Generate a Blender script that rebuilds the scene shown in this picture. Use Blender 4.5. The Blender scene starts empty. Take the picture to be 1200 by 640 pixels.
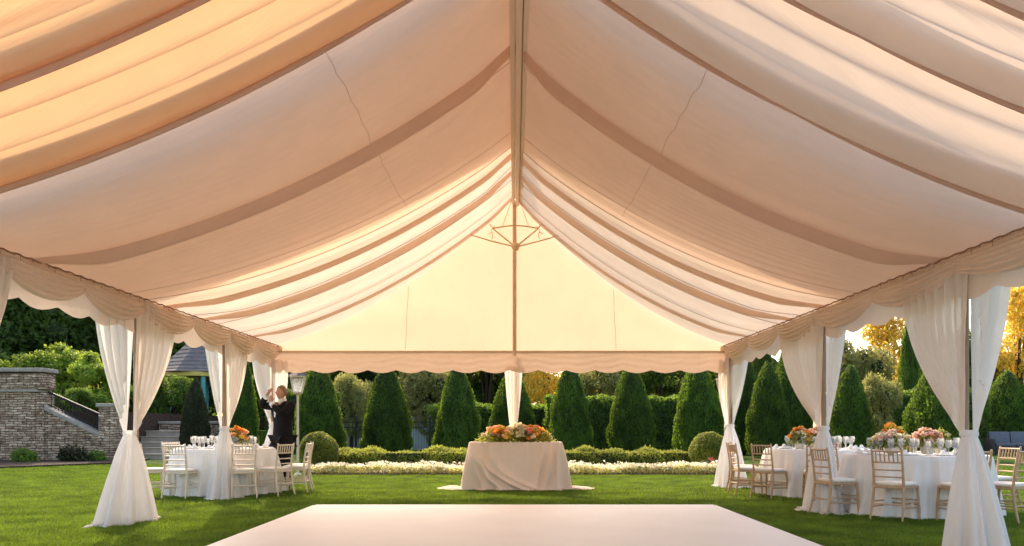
import bpy, bmesh, math, random
import numpy as np
from mathutils import Vector, Matrix
PI = math.pi
rng = np.random.default_rng(7)
random.seed(7)
sc = bpy.context.scene
col = sc.collection
R = math.radians

# ------------------------------------------------------------------ camera model (metres; camera at the origin looking along +Y)
F, CX, HY, H = 900.0, 603.0, 502.0, 1.15
def gx(px, Y): return (px - CX) * Y / F
def gz(py, Y): return H + (HY - py) * Y / F

# ------------------------------------------------------------------ object helpers
def props(o, label=None, cat=None, group=None, kind=None):
    if label: o['label'] = label
    if cat: o['category'] = cat
    if group: o['group'] = group
    if kind: o['kind'] = kind
    return o
def empty(name, loc=(0, 0, 0), rz=0.0, label=None, cat=None, group=None):
    o = bpy.data.objects.new(name, None); col.objects.link(o)
    o.location = loc; o.rotation_euler = (0, 0, rz); o.empty_display_size = .1
    return props(o, label, cat, group)
def link_mesh(name, me, mat, parent=None, loc=None):
    o = bpy.data.objects.new(name, me); col.objects.link(o)
    for m in (mat if isinstance(mat, (list, tuple)) else [mat]): me.materials.append(m)
    if parent is not None: o.parent = parent
    if loc is not None: o.location = loc
    return o
def copy_tree(o, parent=None):
    c = o.copy(); col.objects.link(c)
    if parent is not None: c.parent = parent
    for ch in list(o.children): copy_tree(ch, c)
    return c

class MB:
    def __init__(s): s.v = []; s.f = []; s.m = []
    def add(s, vs, fs, mi=0):
        b = len(s.v); s.v += [tuple(p) for p in vs]
        for f in fs: s.f.append(tuple(i + b for i in f)); s.m.append(mi)
        return s
    def box(s, c, d, rz=0, mi=0, rot=None):
        x, y, z = d[0] / 2, d[1] / 2, d[2] / 2
        M = rot if rot is not None else Matrix.Rotation(rz, 3, 'Z')
        vs = [Vector(c) + M @ Vector((a * x, b * y, e * z)) for e in (-1, 1) for b in (-1, 1) for a in (-1, 1)]
        return s.add(vs, [(0, 2, 3, 1), (4, 5, 7, 6), (0, 1, 5, 4), (1, 3, 7, 5), (3, 2, 6, 7), (2, 0, 4, 6)], mi)
    def tube(s, pts, rad, n=8, cap=True, mi=0):
        pts = [Vector(p) for p in pts]
        if not isinstance(rad, (list, tuple)): rad = [rad] * len(pts)
        vs = []; up = None
        for i, p in enumerate(pts):
            d = (pts[min(i + 1, len(pts) - 1)] - pts[max(i - 1, 0)]).normalized()
            if up is None:
                up = Vector((1, 0, 0)) if abs(d.x) < .8 else Vector((0, 1, 0))
            a = d.cross(up).normalized(); b = a.cross(d).normalized(); up = b
            for k in range(n):
                t = 2 * PI * k / n
                vs.append(p + (a * math.cos(t) + b * math.sin(t)) * rad[i])
        fs = [(i * n + k, i * n + (k + 1) % n, (i + 1) * n + (k + 1) % n, (i + 1) * n + k) for i in range(len(pts) - 1) for k in range(n)]
        if cap:
            fs.append(tuple(range(n))[::-1]); fs.append(tuple((len(pts) - 1) * n + k for k in range(n)))
        return s.add(vs, fs, mi)
    def lathe(s, prof, n=20, c=(0, 0, 0), mi=0):
        vs = [(c[0] + r * math.cos(2 * PI * k / n), c[1] + r * math.sin(2 * PI * k / n), c[2] + z) for r, z in prof for k in range(n)]
        fs = [(i * n + k, i * n + (k + 1) % n, (i + 1) * n + (k + 1) % n, (i + 1) * n + k) for i in range(len(prof) - 1) for k in range(n)]
        return s.add(vs, fs, mi)
    def sheet(s, fn, nu, nv, closed=False, mi=0):
        w = nu if closed else nu + 1
        vs = [fn(i / nu, j / nv) for j in range(nv + 1) for i in range(w)]
        fs = [(j * w + i, j * w + (i + 1) % w, (j + 1) * w + (i + 1) % w, (j + 1) * w + i) for j in range(nv) for i in range(nu)]
        return s.add(vs, fs, mi)
    def prism(s, poly, axis, a0, a1, mi=0):
        # poly in the plane across the axis ('y': (x,z) pairs; 'x': (y,z); 'z': (x,y))
        def P(p, a): return {'y': (p[0], a, p[1]), 'x': (a, p[0], p[1]), 'z': (p[0], p[1], a)}[axis]
        n = len(poly)
        vs = [P(p, a0) for p in poly] + [P(p, a1) for p in poly]
        fs = [tuple(range(n)), tuple(range(2 * n - 1, n - 1, -1))] + [(i, (i + 1) % n + 0, (i + 1) % n + n, i + n) for i in range(n)]
        return s.add(vs, fs, mi)
    def build(s, name, mat, parent=None, loc=None, smooth=True, bevel=0.0, weld=False):
        me = bpy.data.meshes.new(name)
        me.from_pydata([tuple(p) for p in s.v], [], s.f)
        bm = bmesh.new(); bm.from_mesh(me)
        if weld: bmesh.ops.remove_doubles(bm, verts=bm.verts, dist=1e-5)
        bmesh.ops.recalc_face_normals(bm, faces=bm.faces)
        if bevel > 0:
            es = [e for e in bm.edges if len(e.link_faces) == 2 and e.calc_face_angle(0) > .6]
            bmesh.ops.bevel(bm, geom=es, offset=bevel, segments=2, profile=.6, affect='EDGES', clamp_overlap=True)
        bm.to_mesh(me); bm.free()
        if bevel == 0 and not weld and len(s.m) == len(me.polygons) and any(s.m): me.polygons.foreach_set('material_index', s.m)
        me.polygons.foreach_set('use_smooth', [smooth] * len(me.polygons))
        if smooth: me.set_sharp_from_angle(angle=R(50))
        me.update()
        return link_mesh(name, me, mat, parent, loc)

def np_mesh(name, V, Fq, smooth=False, mi=None):
    me = bpy.data.meshes.new(name)
    k = Fq.shape[1]
    me.vertices.add(len(V)); me.vertices.foreach_set('co', V.astype(np.float32).ravel())
    me.loops.add(Fq.size); me.loops.foreach_set('vertex_index', Fq.astype(np.int32).ravel())
    me.polygons.add(len(Fq)); me.polygons.foreach_set('loop_start', np.arange(0, Fq.size, k, dtype=np.int32))
    me.polygons.foreach_set('loop_total', np.full(len(Fq), k, dtype=np.int32))
    me.polygons.foreach_set('use_smooth', np.full(len(Fq), smooth))
    if mi is not None: me.polygons.foreach_set('material_index', mi.astype(np.int32))
    me.update(calc_edges=True); me.validate()
    return me

# ------------------------------------------------------------------ materials
def newmat(name):
    m = bpy.data.materials.new(name); m.use_nodes = True
    nt = m.node_tree; nt.nodes.clear()
    out = nt.nodes.new('ShaderNodeOutputMaterial')
    return m, nt, nt.nodes, nt.links, out
def noise_col(nt, c1, c2, scale, detail=5, rough=.6, coord='Object', vec_scale=None):
    N, L = nt.nodes, nt.links
    tc = N.new('ShaderNodeTexCoord'); no = N.new('ShaderNodeTexNoise')
    no.inputs['Scale'].default_value = scale; no.inputs['Detail'].default_value = detail; no.inputs['Roughness'].default_value = rough
    src = tc.outputs[coord]
    if vec_scale:
        mp = N.new('ShaderNodeMapping'); mp.inputs['Scale'].default_value = vec_scale
        L.new(src, mp.inputs['Vector']); src = mp.outputs['Vector']
    L.new(src, no.inputs['Vector'])
    mx = N.new('ShaderNodeMix'); mx.data_type = 'RGBA'
    mr = N.new('ShaderNodeMapRange'); mr.inputs[1].default_value = .3; mr.inputs[2].default_value = .7
    L.new(no.outputs[0], mr.inputs[0])
    L.new(mr.outputs[0], mx.inputs['Factor'])
    mx.inputs['A'].default_value = (*c1, 1); mx.inputs['B'].default_value = (*c2, 1)
    return mx.outputs['Result'], no, mr.outputs[0]
def bump(nt, height, strength, dist=.01):
    b = nt.nodes.new('ShaderNodeBump'); b.inputs['Strength'].default_value = strength; b.inputs['Distance'].default_value = dist
    nt.links.new(height, b.inputs['Height']); return b.outputs['Normal']
def solid(name, c1, c2=None, scale=8, rough=.6, metal=0, bstr=0.0, bdist=.01, spec=.4, detail=5, vec_scale=None):
    m, nt, N, L, out = newmat(name)
    p = N.new('ShaderNodeBsdfPrincipled'); L.new(p.outputs[0], out.inputs[0])
    p.inputs['Roughness'].default_value = rough; p.inputs['Metallic'].default_value = metal
    p.inputs['Specular IOR Level'].default_value = spec
    c, no, h = noise_col(nt, c1, c2 or tuple(x * .82 for x in c1), scale, detail, vec_scale=vec_scale)
    L.new(c, p.inputs['Base Color'])
    if bstr: L.new(bump(nt, h, bstr, bdist), p.inputs['Normal'])
    return m
def fabric(name, c, trans=.45, tcol=None, see=0.0, weave=.15, wr=.0, wscale=3.0, stretch=None):
    m, nt, N, L, out = newmat(name)
    d = N.new('ShaderNodeBsdfDiffuse'); t = N.new('ShaderNodeBsdfTranslucent'); mx = N.new('ShaderNodeMixShader')
    cc, no, h = noise_col(nt, c, tuple(x * .93 for x in c), 1.7, 6)
    tcol = tcol or c
    ct, no2, h2 = noise_col(nt, tcol, tuple(x * .9 for x in tcol), 2.3, 6)
    L.new(cc, d.inputs[0]); L.new(ct, t.inputs[0])
    mx.inputs[0].default_value = trans
    L.new(d.outputs[0], mx.inputs[1]); L.new(t.outputs[0], mx.inputs[2])
    last = mx.outputs[0]
    if wr:
        tc = N.new('ShaderNodeTexCoord'); n3 = N.new('ShaderNodeTexNoise')
        n3.inputs['Scale'].default_value = wscale; n3.inputs['Detail'].default_value = 4; n3.inputs['Distortion'].default_value = .6
        if stretch:
            mp = N.new('ShaderNodeMapping'); mp.inputs['Scale'].default_value = stretch
            L.new(tc.outputs['Object'], mp.inputs['Vector']); L.new(mp.outputs[0], n3.inputs['Vector'])
        else: L.new(tc.outputs['Object'], n3.inputs['Vector'])
        nm = bump(nt, n3.outputs[0], wr, .05)
        L.new(nm, d.inputs['Normal']); L.new(nm, t.inputs['Normal'])
    if see:
        tr = N.new('ShaderNodeBsdfTransparent'); m2 = N.new('ShaderNodeMixShader'); m2.inputs[0].default_value = see
        L.new(last, m2.inputs[1]); L.new(tr.outputs[0], m2.inputs[2]); last = m2.outputs[0]
    L.new(last, out.inputs[0])
    return m
def leafmat(name, c1, c2, tcol, trans=.35, tip=None):
    m, nt, N, L, out = newmat(name)
    d = N.new('ShaderNodeBsdfPrincipled'); d.inputs['Roughness'].default_value = .55; d.inputs['Specular IOR Level'].default_value = .25
    t = N.new('ShaderNodeBsdfTranslucent'); mx = N.new('ShaderNodeMixShader'); mx.inputs[0].default_value = trans
    g = N.new('ShaderNodeNewGeometry'); mc = N.new('ShaderNodeMix'); mc.data_type = 'RGBA'
    mc.inputs['A'].default_value = (*c1, 1); mc.inputs['B'].default_value = (*c2, 1)
    cl, no, h = noise_col(nt, (.55, .55, .55), (1.35, 1.3, 1.2), 1.6, 3)
    L.new(g.outputs['Random Per Island'], mc.inputs['Factor'])
    oi = N.new('ShaderNodeObjectInfo'); orr = N.new('ShaderNodeMapRange'); orr.inputs[3].default_value = .78; orr.inputs[4].default_value = 1.18; L.new(oi.outputs['Random'], orr.inputs[0])
    ov = N.new('ShaderNodeMix'); ov.data_type = 'RGBA'; ov.blend_type = 'MULTIPLY'; ov.inputs['Factor'].default_value = 1; L.new(cl, ov.inputs['A']); L.new(orr.outputs[0], ov.inputs['B']); cl = ov.outputs['Result']
    mu = N.new('ShaderNodeMix'); mu.data_type = 'RGBA'; mu.blend_type = 'MULTIPLY'; mu.inputs['Factor'].default_value = 1
    L.new(mc.outputs['Result'], mu.inputs['A']); L.new(cl, mu.inputs['B'])
    L.new(mu.outputs['Result'], d.inputs['Base Color'])
    mt = N.new('ShaderNodeMix'); mt.data_type = 'RGBA'; mt.blend_type = 'MULTIPLY'; mt.inputs['Factor'].default_value = 1
    mt.inputs['A'].default_value = (*tcol, 1); L.new(cl, mt.inputs['B'])
    L.new(mt.outputs['Result'], t.inputs[0])
    L.new(d.outputs[0], mx.inputs[1]); L.new(t.outputs[0], mx.inputs[2]); L.new(mx.outputs[0], out.inputs[0])
    return m

M = {}
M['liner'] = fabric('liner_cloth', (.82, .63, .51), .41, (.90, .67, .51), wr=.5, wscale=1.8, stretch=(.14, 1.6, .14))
M['liner_lit'] = fabric('lit_liner_cloth', (.84, .71, .61), .34, (.90, .74, .60), wr=.5, wscale=2.2, stretch=(.14, 1.8, .14))  # paler liner copy: brighter light near the gable put into the colour
M['band'] = fabric('band_cloth', (.80, .63, .53), .50, (.89, .68, .54), wr=.2)
M['gold'] = fabric('golden_lit_drape_cloth', (.76, .51, .32), .28, (.91, .56, .31), wr=.55, wscale=2.0, stretch=(.14, 1.8, .14))  # warm golden light on the left drapes is put into this colour
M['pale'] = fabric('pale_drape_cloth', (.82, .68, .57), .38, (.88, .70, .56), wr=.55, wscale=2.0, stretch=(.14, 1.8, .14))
M['cover'] = fabric('shade_sheet_cloth', (.74, .66, .60), .32, (.78, .68, .60))  # for the unseen sheet that dims the middle bays
M['gable'] = fabric('gable_cloth', (.84, .75, .64), .33, (.92, .75, .55), wr=.08, wscale=1.5)
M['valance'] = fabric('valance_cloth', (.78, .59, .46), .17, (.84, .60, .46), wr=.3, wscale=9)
M['side_valance'] = fabric('lightened_valance_cloth', (.88, .74, .63), .30, (.90, .74, .62), wr=.3, wscale=9)  # valance cloth lightened to make up for less sun at the sides
M['curtain'] = fabric('curtain_cloth', (.95, .94, .94), .42, (.92, .90, .88), see=.04, wr=.5, wscale=5, stretch=(1.6, 1.6, .25))
M['curtain_in'] = fabric('inside_lit_curtain_cloth', (.93, .86, .80), .45, (.94, .86, .78), see=.04, wr=.5, wscale=5, stretch=(1.6, 1.6, .25))  # white curtain tinted tan: the warm light inside is put into the colour
M['cloth'] = fabric('table_cloth_linen', (.92, .90, .88), .15, wr=.5, wscale=5, stretch=(1.6, 1.6, .25))
M['cloth2'] = fabric('satin_cloth', (.88, .72, .61), .10, wr=.3, wscale=6)
M['pole'] = solid('tan_pole', (.74, .55, .38), (.62, .45, .30), 6, .45)
M['post'] = solid('shaded_side_post', (.40, .30, .22), (.33, .24, .17), 6, .5)  # tan pole darkened: shade between the curtain panels put into the colour
M['beam'] = solid('beam_sleeve', (.86, .66, .50), (.76, .57, .42), 3, .8, vec_scale=(1, .2, 1))
M['cord'] = solid('thin_cord', (.50, .35, .25), (.42, .29, .2), 20, .8)
M['seam'] = solid('seam_thread', (.55, .38, .27), (.48, .33, .23), 20, .8)
M['rope'] = solid('dark_fringe', (.22, .13, .085), (.32, .20, .14), 30, .9)
M['brass'] = solid('brass', (.78, .55, .32), (.66, .46, .26), 12, .4, .25)
M['wood'] = solid('limed_gold_wood', (.40, .245, .135), (.56, .39, .25), 14, .45, bstr=.1, vec_scale=(3, 3, 1))
M['wood2'] = solid('white_washed_wood', (.80, .70, .57), (.66, .55, .42), 14, .45, bstr=.1, vec_scale=(3, 3, 1))
M['cushion'] = solid('white_cushion', (.82, .77, .70), (.76, .70, .62), 20, .85, bstr=.15, bdist=.01)
M['floor'] = solid('white_floor_panels', (.88, .83, .79), (.83, .78, .74), 1.4, .5, spec=.35, bstr=.03)
M['mulch'] = solid('bark_mulch', (.035, .022, .015), (.09, .055, .035), 14, .95, bstr=1, bdist=.05)
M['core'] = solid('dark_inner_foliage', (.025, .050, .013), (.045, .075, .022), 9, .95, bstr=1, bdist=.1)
M['bark'] = solid('bark', (.09, .06, .04), (.045, .03, .02), 12, .95, bstr=.8, bdist=.03, vec_scale=(2, 2, .4))
M['palesurface'] = solid('pale_blue_grey', (.52, .60, .60), (.42, .50, .50), 2, .9)
M['l_cone'] = leafmat('conifer_leaf', (.034, .082, .014), (.072, .140, .022), (.24, .38, .035), .40)
M['l_dark'] = leafmat('dark_conifer_leaf', (.022, .028, .014), (.045, .055, .026), (.06, .09, .03), .22)
M['l_box'] = leafmat('boxwood_leaf', (.13, .185, .028), (.27, .32, .055), (.52, .55, .10), .42)
M['l_green'] = leafmat('broad_leaf', (.06, .13, .022), (.12, .21, .04), (.30, .46, .06), .45)
M['l_bright'] = leafmat('bright_leaf', (.13, .24, .03), (.24, .36, .06), (.50, .64, .08), .48)
M['l_olive'] = leafmat('olive_leaf', (.18, .20, .07), (.32, .33, .14), (.55, .54, .16), .48)
M['l_deep'] = leafmat('deep_leaf', (.045, .09, .022), (.09, .15, .04), (.26, .40, .05), .45)
M['l_gold'] = leafmat('golden_leaf', (.55, .40, .06), (.72, .55, .12), (.95, .74, .14), .55)
M['flower_white'] = leafmat('white_petal', (.88, .82, .64), (.93, .90, .82), (.92, .84, .6), .5)
M['flower_orange'] = leafmat('orange_petal', (.88, .30, .04), (.95, .52, .14), (.95, .45, .08), .42)
M['flower_peach'] = leafmat('peach_petal', (.92, .52, .30), (.95, .68, .46), (.95, .6, .34), .42)
M['flower_pink'] = leafmat('pink_petal', (.85, .26, .22), (.92, .44, .36), (.9, .36, .28), .38)
M['flower_blush'] = leafmat('blush_petal', (.92, .62, .52), (.95, .76, .66), (.95, .68, .56), .42)
M['flower_cream'] = leafmat('cream_petal', (.92, .84, .58), (.95, .90, .74), (.95, .85, .55), .42)
M['flower_yellow'] = leafmat('yellow_petal', (.80, .50, .05), (.85, .65, .15), (.8, .55, .1), .3)
M['l_arr'] = leafmat('arrangement_leaf', (.10, .15, .025), (.26, .28, .06), (.42, .45, .08), .42)
M['iron'] = solid('black_iron', (.02, .022, .024), (.04, .04, .042), 20, .5, .3)
M['lamp_metal'] = solid('cream_lamp_paint', (.64, .56, .42), (.52, .44, .32), 16, .5)
M['slate'] = solid('slate', (.10, .095, .10), (.17, .155, .155), 5, .8, bstr=.5, bdist=.02)
M['yellow'] = solid('yellow_painted_trim', (.62, .48, .12), (.5, .38, .09), 4, .6)
M['teal'] = solid('teal_painted_post', (.07, .28, .32), (.10, .36, .40), 5, .5)
M['step'] = solid('pale_step_stone', (.46, .42, .37), (.34, .30, .26), 5, .85, bstr=.3)
M['coping'] = solid('coping_stone', (.40, .37, .33), (.26, .24, .21), 7, .9, bstr=.6, bdist=.02)
M['sofa'] = solid('charcoal_wicker', (.022, .022, .025), (.05, .05, .055), 40, .7, bstr=.5)
M['sofa_pad'] = solid('slate_blue_cushion', (.10, .11, .15), (.14, .15, .19), 12, .8, bstr=.2)
M['skin'] = solid('skin', (.60, .30, .20), (.52, .25, .17), 12, .5)
M['suit'] = solid('dark_suit', (.008, .007, .008), (.016, .013, .014), 30, .85, bstr=.25, spec=.12)
M['shirt'] = solid('white_shirt', (.80, .77, .74), (.72, .70, .67), 20, .8)
M['hair'] = solid('light_brown_hair', (.30, .19, .10), (.20, .12, .06), 50, .7, bstr=.5)
M['shoe'] = solid('black_shoe', (.012, .012, .012), (.02, .02, .02), 20, .3)
M['china'] = solid('white_china', (.82, .80, .77), (.78, .76, .73), 10, .2)
M['vase'] = solid('cream_vase', (.78, .72, .62), (.7, .63, .53), 10, .35)
M['house_wall'] = solid('render_wall', (.34, .26, .20), (.26, .19, .15), 4, .9, bstr=.3)
M['house_roof'] = solid('shingle_roof', (.20, .17, .15), (.13, .11, .10), 9, .9, bstr=.6, bdist=.03)
M['pane'] = solid('dark_window_pane', (.05, .06, .07), (.08, .09, .10), 3, .1)
def glass():
    m, nt, N, L, out = newmat('clear_glass')
    g = N.new('ShaderNodeBsdfGlossy'); g.inputs['Roughness'].default_value = .03; g.inputs[0].default_value = (.9, .9, .9, 1)
    t = N.new('ShaderNodeBsdfTransparent'); t.inputs[0].default_value = (.93, .94, .94, 1)
    w = N.new('ShaderNodeBsdfTranslucent'); w.inputs[0].default_value = (.9, .9, .9, 1)
    lw = N.new('ShaderNodeLayerWeight'); lw.inputs[0].default_value = .42
    mx = N.new('ShaderNodeMixShader'); m2 = N.new('ShaderNodeMixShader'); m2.inputs[0].default_value = .16
    L.new(lw.outputs['Fresnel'], mx.inputs[0]); L.new(t.outputs[0], mx.inputs[1]); L.new(g.outputs[0], mx.inputs[2])
    L.new(mx.outputs[0], m2.inputs[1]); L.new(w.outputs[0], m2.inputs[2]); L.new(m2.outputs[0], out.inputs[0])
    return m
M['glass'] = glass()
def stone():
    m, nt, N, L, out = newmat('dry_stone')
    p = N.new('ShaderNodeBsdfPrincipled'); p.inputs['Roughness'].default_value = .95; p.inputs['Specular IOR Level'].default_value = .15
    tc = N.new('ShaderNodeTexCoord'); sx = N.new('ShaderNodeSeparateXYZ'); cb = N.new('ShaderNodeCombineXYZ'); ad = N.new('ShaderNodeMath')
    L.new(tc.outputs['Object'], sx.inputs[0]); L.new(sx.outputs[0], ad.inputs[0]); L.new(sx.outputs[1], ad.inputs[1])
    nd = N.new('ShaderNodeTexNoise'); nd.inputs['Scale'].default_value = 2.2; L.new(tc.outputs['Object'], nd.inputs['Vector'])
    wz = N.new('ShaderNodeMath'); wz.operation = 'MULTIPLY_ADD'; L.new(nd.outputs[0], wz.inputs[0]); wz.inputs[1].default_value = .12; L.new(sx.outputs[2], wz.inputs[2])
    L.new(ad.outputs[0], cb.inputs[0]); L.new(wz.outputs[0], cb.inputs[1])
    b = N.new('ShaderNodeTexBrick'); b.inputs['Scale'].default_value = 1
    b.inputs['Brick Width'].default_value = .30; b.inputs['Row Height'].default_value = .085; b.inputs['Mortar Size'].default_value = .012
    b.inputs['Mortar Smooth'].default_value = .5; b.inputs['Bias'].default_value = 0
    b.inputs['Color1'].default_value = (.62, .49, .37, 1); b.inputs['Color2'].default_value = (.28, .19, .13, 1); b.inputs['Mortar'].default_value = (.06, .045, .035, 1)
    b.offset = .43; b.squash = 1.4; b.squash_frequency = 3
    L.new(cb.outputs[0], b.inputs['Vector'])
    n2 = N.new('ShaderNodeTexNoise'); n2.inputs['Scale'].default_value = 9; n2.inputs['Detail'].default_value = 8; L.new(tc.outputs['Object'], n2.inputs['Vector'])
    mr = N.new('ShaderNodeMapRange'); mr.inputs[1].default_value = .3; mr.inputs[2].default_value = .7; mr.inputs[3].default_value = .45; mr.inputs[4].default_value = 1.35
    L.new(n2.outputs[0], mr.inputs[0])
    mu = N.new('ShaderNodeMix'); mu.data_type = 'RGBA'; mu.blend_type = 'MULTIPLY'; mu.inputs['Factor'].default_value = 1
    L.new(b.outputs['Color'], mu.inputs['A']); L.new(mr.outputs[0], mu.inputs['B'])
    L.new(mu.outputs['Result'], p.inputs['Base Color'])
    hs = N.new('ShaderNodeMath'); hs.operation = 'MULTIPLY_ADD'; L.new(b.outputs['Fac'], hs.inputs[0]); hs.inputs[1].default_value = -1; L.new(n2.outputs[0], hs.inputs[2])
    L.new(bump(nt, hs.outputs[0], .9, .04), p.inputs['Normal'])
    L.new(p.outputs[0], out.inputs[0]); return m
M['stone'] = stone()
def lawn():
    m, nt, N, L, out = newmat('mown_lawn')
    p = N.new('ShaderNodeBsdfPrincipled'); p.inputs['Roughness'].default_value = .9; p.inputs['Specular IOR Level'].default_value = .1
    c, no, h = noise_col(nt, (.055, .118, .014), (.105, .185, .024), 26, 8, .75)
    c2, no2, h2 = noise_col(nt, (.70, .72, .7), (1.3, 1.22, 1.1), .8, 4)
    tc = N.new('ShaderNodeTexCoord'); mp = N.new('ShaderNodeMapping'); mp.inputs['Rotation'].default_value = (0, 0, R(-72))
    L.new(tc.outputs['Object'], mp.inputs['Vector'])
    wv = N.new('ShaderNodeTexWave'); wv.inputs['Scale'].default_value = .16; wv.inputs['Distortion'].default_value = .4; wv.inputs['Detail'].default_value = 1
    L.new(mp.outputs[0], wv.inputs['Vector'])
    mr = N.new('ShaderNodeMapRange'); mr.inputs[3].default_value = .86; mr.inputs[4].default_value = 1.16; L.new(wv.outputs['Fac'], mr.inputs[0])
    a = N.new('ShaderNodeMix'); a.data_type = 'RGBA'; a.blend_type = 'MULTIPLY'; a.inputs['Factor'].default_value = 1
    L.new(c, a.inputs['A']); L.new(c2, a.inputs['B'])
    b = N.new('ShaderNodeMix'); b.data_type = 'RGBA'; b.blend_type = 'MULTIPLY'; b.inputs['Factor'].default_value = 1
    L.new(a.outputs['Result'], b.inputs['A']); L.new(mr.outputs[0], b.inputs['B'])
    L.new(b.outputs['Result'], p.inputs['Base Color'])
    L.new(bump(nt, h, 1, .05), p.inputs['Normal']); L.new(p.outputs[0], out.inputs[0]); return m
M['lawn'] = lawn()
M['blade'] = leafmat('grass_blade', (.052, .112, .012), (.11, .19, .024), (.22, .33, .03), .38)

# ------------------------------------------------------------------ world, sun, camera
SUN_EL, SUN_AZ = R(36), R(-22)            # behind the garden, to the left of the tent's axis
w = bpy.data.worlds.new("World"); sc.world = w; w.use_nodes = True
wn, wl = w.node_tree.nodes, w.node_tree.links
bg = wn['Background']
sky = wn.new('ShaderNodeTexSky'); sky.sky_type = 'NISHITA'; sky.sun_disc = False
sky.sun_elevation = SUN_EL; sky.sun_rotation = SUN_AZ; sky.dust_density = 2.5; sky.air_density = 1.0; sky.ozone_density = 1.0
tint = wn.new('ShaderNodeMix'); tint.data_type = 'RGBA'; tint.blend_type = 'MULTIPLY'; tint.inputs['Factor'].default_value = 1
tint.inputs['B'].default_value = (3.65, 3.2, 2.78, 1)
wl.new(sky.outputs[0], tint.inputs['A']); wl.new(tint.outputs['Result'], bg.inputs[0])
bg.inputs[1].default_value = .15
ld = bpy.data.lights.new('sun', 'SUN'); ld.energy = 5.0; ld.angle = R(.6); ld.color = (1.0, .83, .60)
so = bpy.data.objects.new('sun', ld); col.objects.link(so)
sdir = Vector((math.sin(SUN_AZ) * math.cos(SUN_EL), math.cos(SUN_AZ) * math.cos(SUN_EL), math.sin(SUN_EL)))
so.rotation_euler = (-sdir).to_track_quat('-Z', 'Y').to_euler(); so.location = sdir * 80
cam = bpy.data.cameras.new('camera'); co = bpy.data.objects.new('camera', cam); col.objects.link(co)
co.location = (0, 0, H); co.rotation_euler = (R(90), 0, 0)
cam.sensor_width = 36; cam.lens = 36 * F / 1200; cam.shift_x = -(CX - 600) / 1200; cam.shift_y = (HY - 320) / 1200
cam.clip_end = 2000; cam.clip_start = .05
sc.camera = co
sc.view_settings.view_transform = 'Standard'; sc.view_settings.look = 'None'
sc.view_settings.exposure = 0; sc.view_settings.gamma = 1
sc.render.engine = 'CYCLES'
cy = sc.cycles
cy.use_denoising = True
try: cy.denoiser = 'OPENIMAGEDENOISE'
except Exception: pass
cy.max_bounces = 10; cy.diffuse_bounces = 6; cy.transparent_max_bounces = 16; cy.transmission_bounces = 6
cy.sample_clamp_indirect = 8

# ------------------------------------------------------------------ ground
def sheet_rect(name, x0, x1, y0, y1, z, mat, nx=1, ny=1):
    mb = MB(); mb.sheet(lambda u, v: (x0 + (x1 - x0) * u, y0 + (y1 - y0) * v, z), nx, ny)
    return props(mb.build(name, mat, smooth=False), kind='structure')
sheet_rect('lawn', -400, 400, -60, 900, 0, M['lawn'])

DF = (-2.87, 2.87, -2.0, 11.1)
t = empty('dance_floor', (0, 4.5, 0), 0, 'broad white dance floor laid flat on the grass in the foreground', 'dance floor')
mb = MB(); mb.box((0, 4.55 - 4.5, .025), (5.74, 13.1, .05)); mb.build('floor_slab', M['floor'], t, bevel=.012)
mb = MB()
for s in (-1, 1): mb.box((s * 2.905, .05, .018), (.06, 13.1, .03))
mb.box((0, 6.635, .018), (5.87, .06, .03)); mb.build('edge_trim', M['floor'], t, bevel=.006)

# ------------------------------------------------------------------ the tent
DB, WL, WR, ZE, ZR = 15.2, 4.78, 4.26, 2.79, 5.71
SAG = .385
tent = empty('event_tent', (0, 9, 0), 0, 'large cream frame tent with draped peaked ceiling and scalloped edges over lawn', 'tent')
def TB(mb, name, mat, **k):      # build a tent part from world coordinates
    o = mb.build(name, mat, tent, **k); o.location = (0, -9, 0); return o
def shift(Yr): return np.interp(Yr, [0, 4.5, 6.75, 9.18, 12.33, 15.2], [.7, .9, 1.15, 1.73, 2.5, 1.25])
def base_pt(side, u, Yr, off=0.0, sag=SAG):
    W = WL if side < 0 else WR
    x = side * W * u
    Y = Yr - shift(Yr) * u
    z = ZR - (ZR - ZE) * u - sag * 4 * u * (1 - u) - off
    return x, Y, z
def sstep(a, b, x):
    t = min(1, max(0, (x - a) / (b - a))); return t * t * (3 - 2 * t)
FR = np.random.default_rng(3)
_ph = FR.uniform(0, 6.28, 12); _fr = FR.uniform(1.1, 4.2, 12)
def ripple(Y, u):
    return sum(math.sin(Y * _fr[k] * 2.1 + _ph[k] + u * (.8 if k % 2 else -.6)) for k in range(12)) / 12
def loop(x):           # hanging swag between sharp creases
    x = x - math.floor(x); return math.sin(PI * x) ** .8
def liner_fold(Yr, u):
    A = sstep(-.02, .12, u) * (1 - .75 * sstep(.82, 1.0, u))
    h = .026 * ripple(Yr, u) + .006 * math.sin(Yr * 31 + 3 * math.sin(Yr * 3) + u * 2) * (1 - .6 * abs(u - .5))
    h += .10 * math.exp(-((Yr - 9.18) / .16) ** 2) + .035 * math.exp(-((Yr - 9.55) / .1) ** 2)
    e1 = sstep(9.9, 11.8, Yr) * (1 - sstep(12.2, 12.4, Yr)); h += e1 * .030 * loop(Yr / .58 + .1)
    e2 = sstep(12.2, 12.4, Yr); h += e2 * .13 * loop((Yr - 12.33) / .56) * (.75 + .45 * math.sin(Yr * 5.3))
    e3 = (1 - sstep(7.2, 7.6, Yr)); h += e3 * .03
    return h * A
def grid_sheet(fn, nu, nv):
    mb = MB(); mb.sheet(fn, nu, nv); return mb
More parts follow.
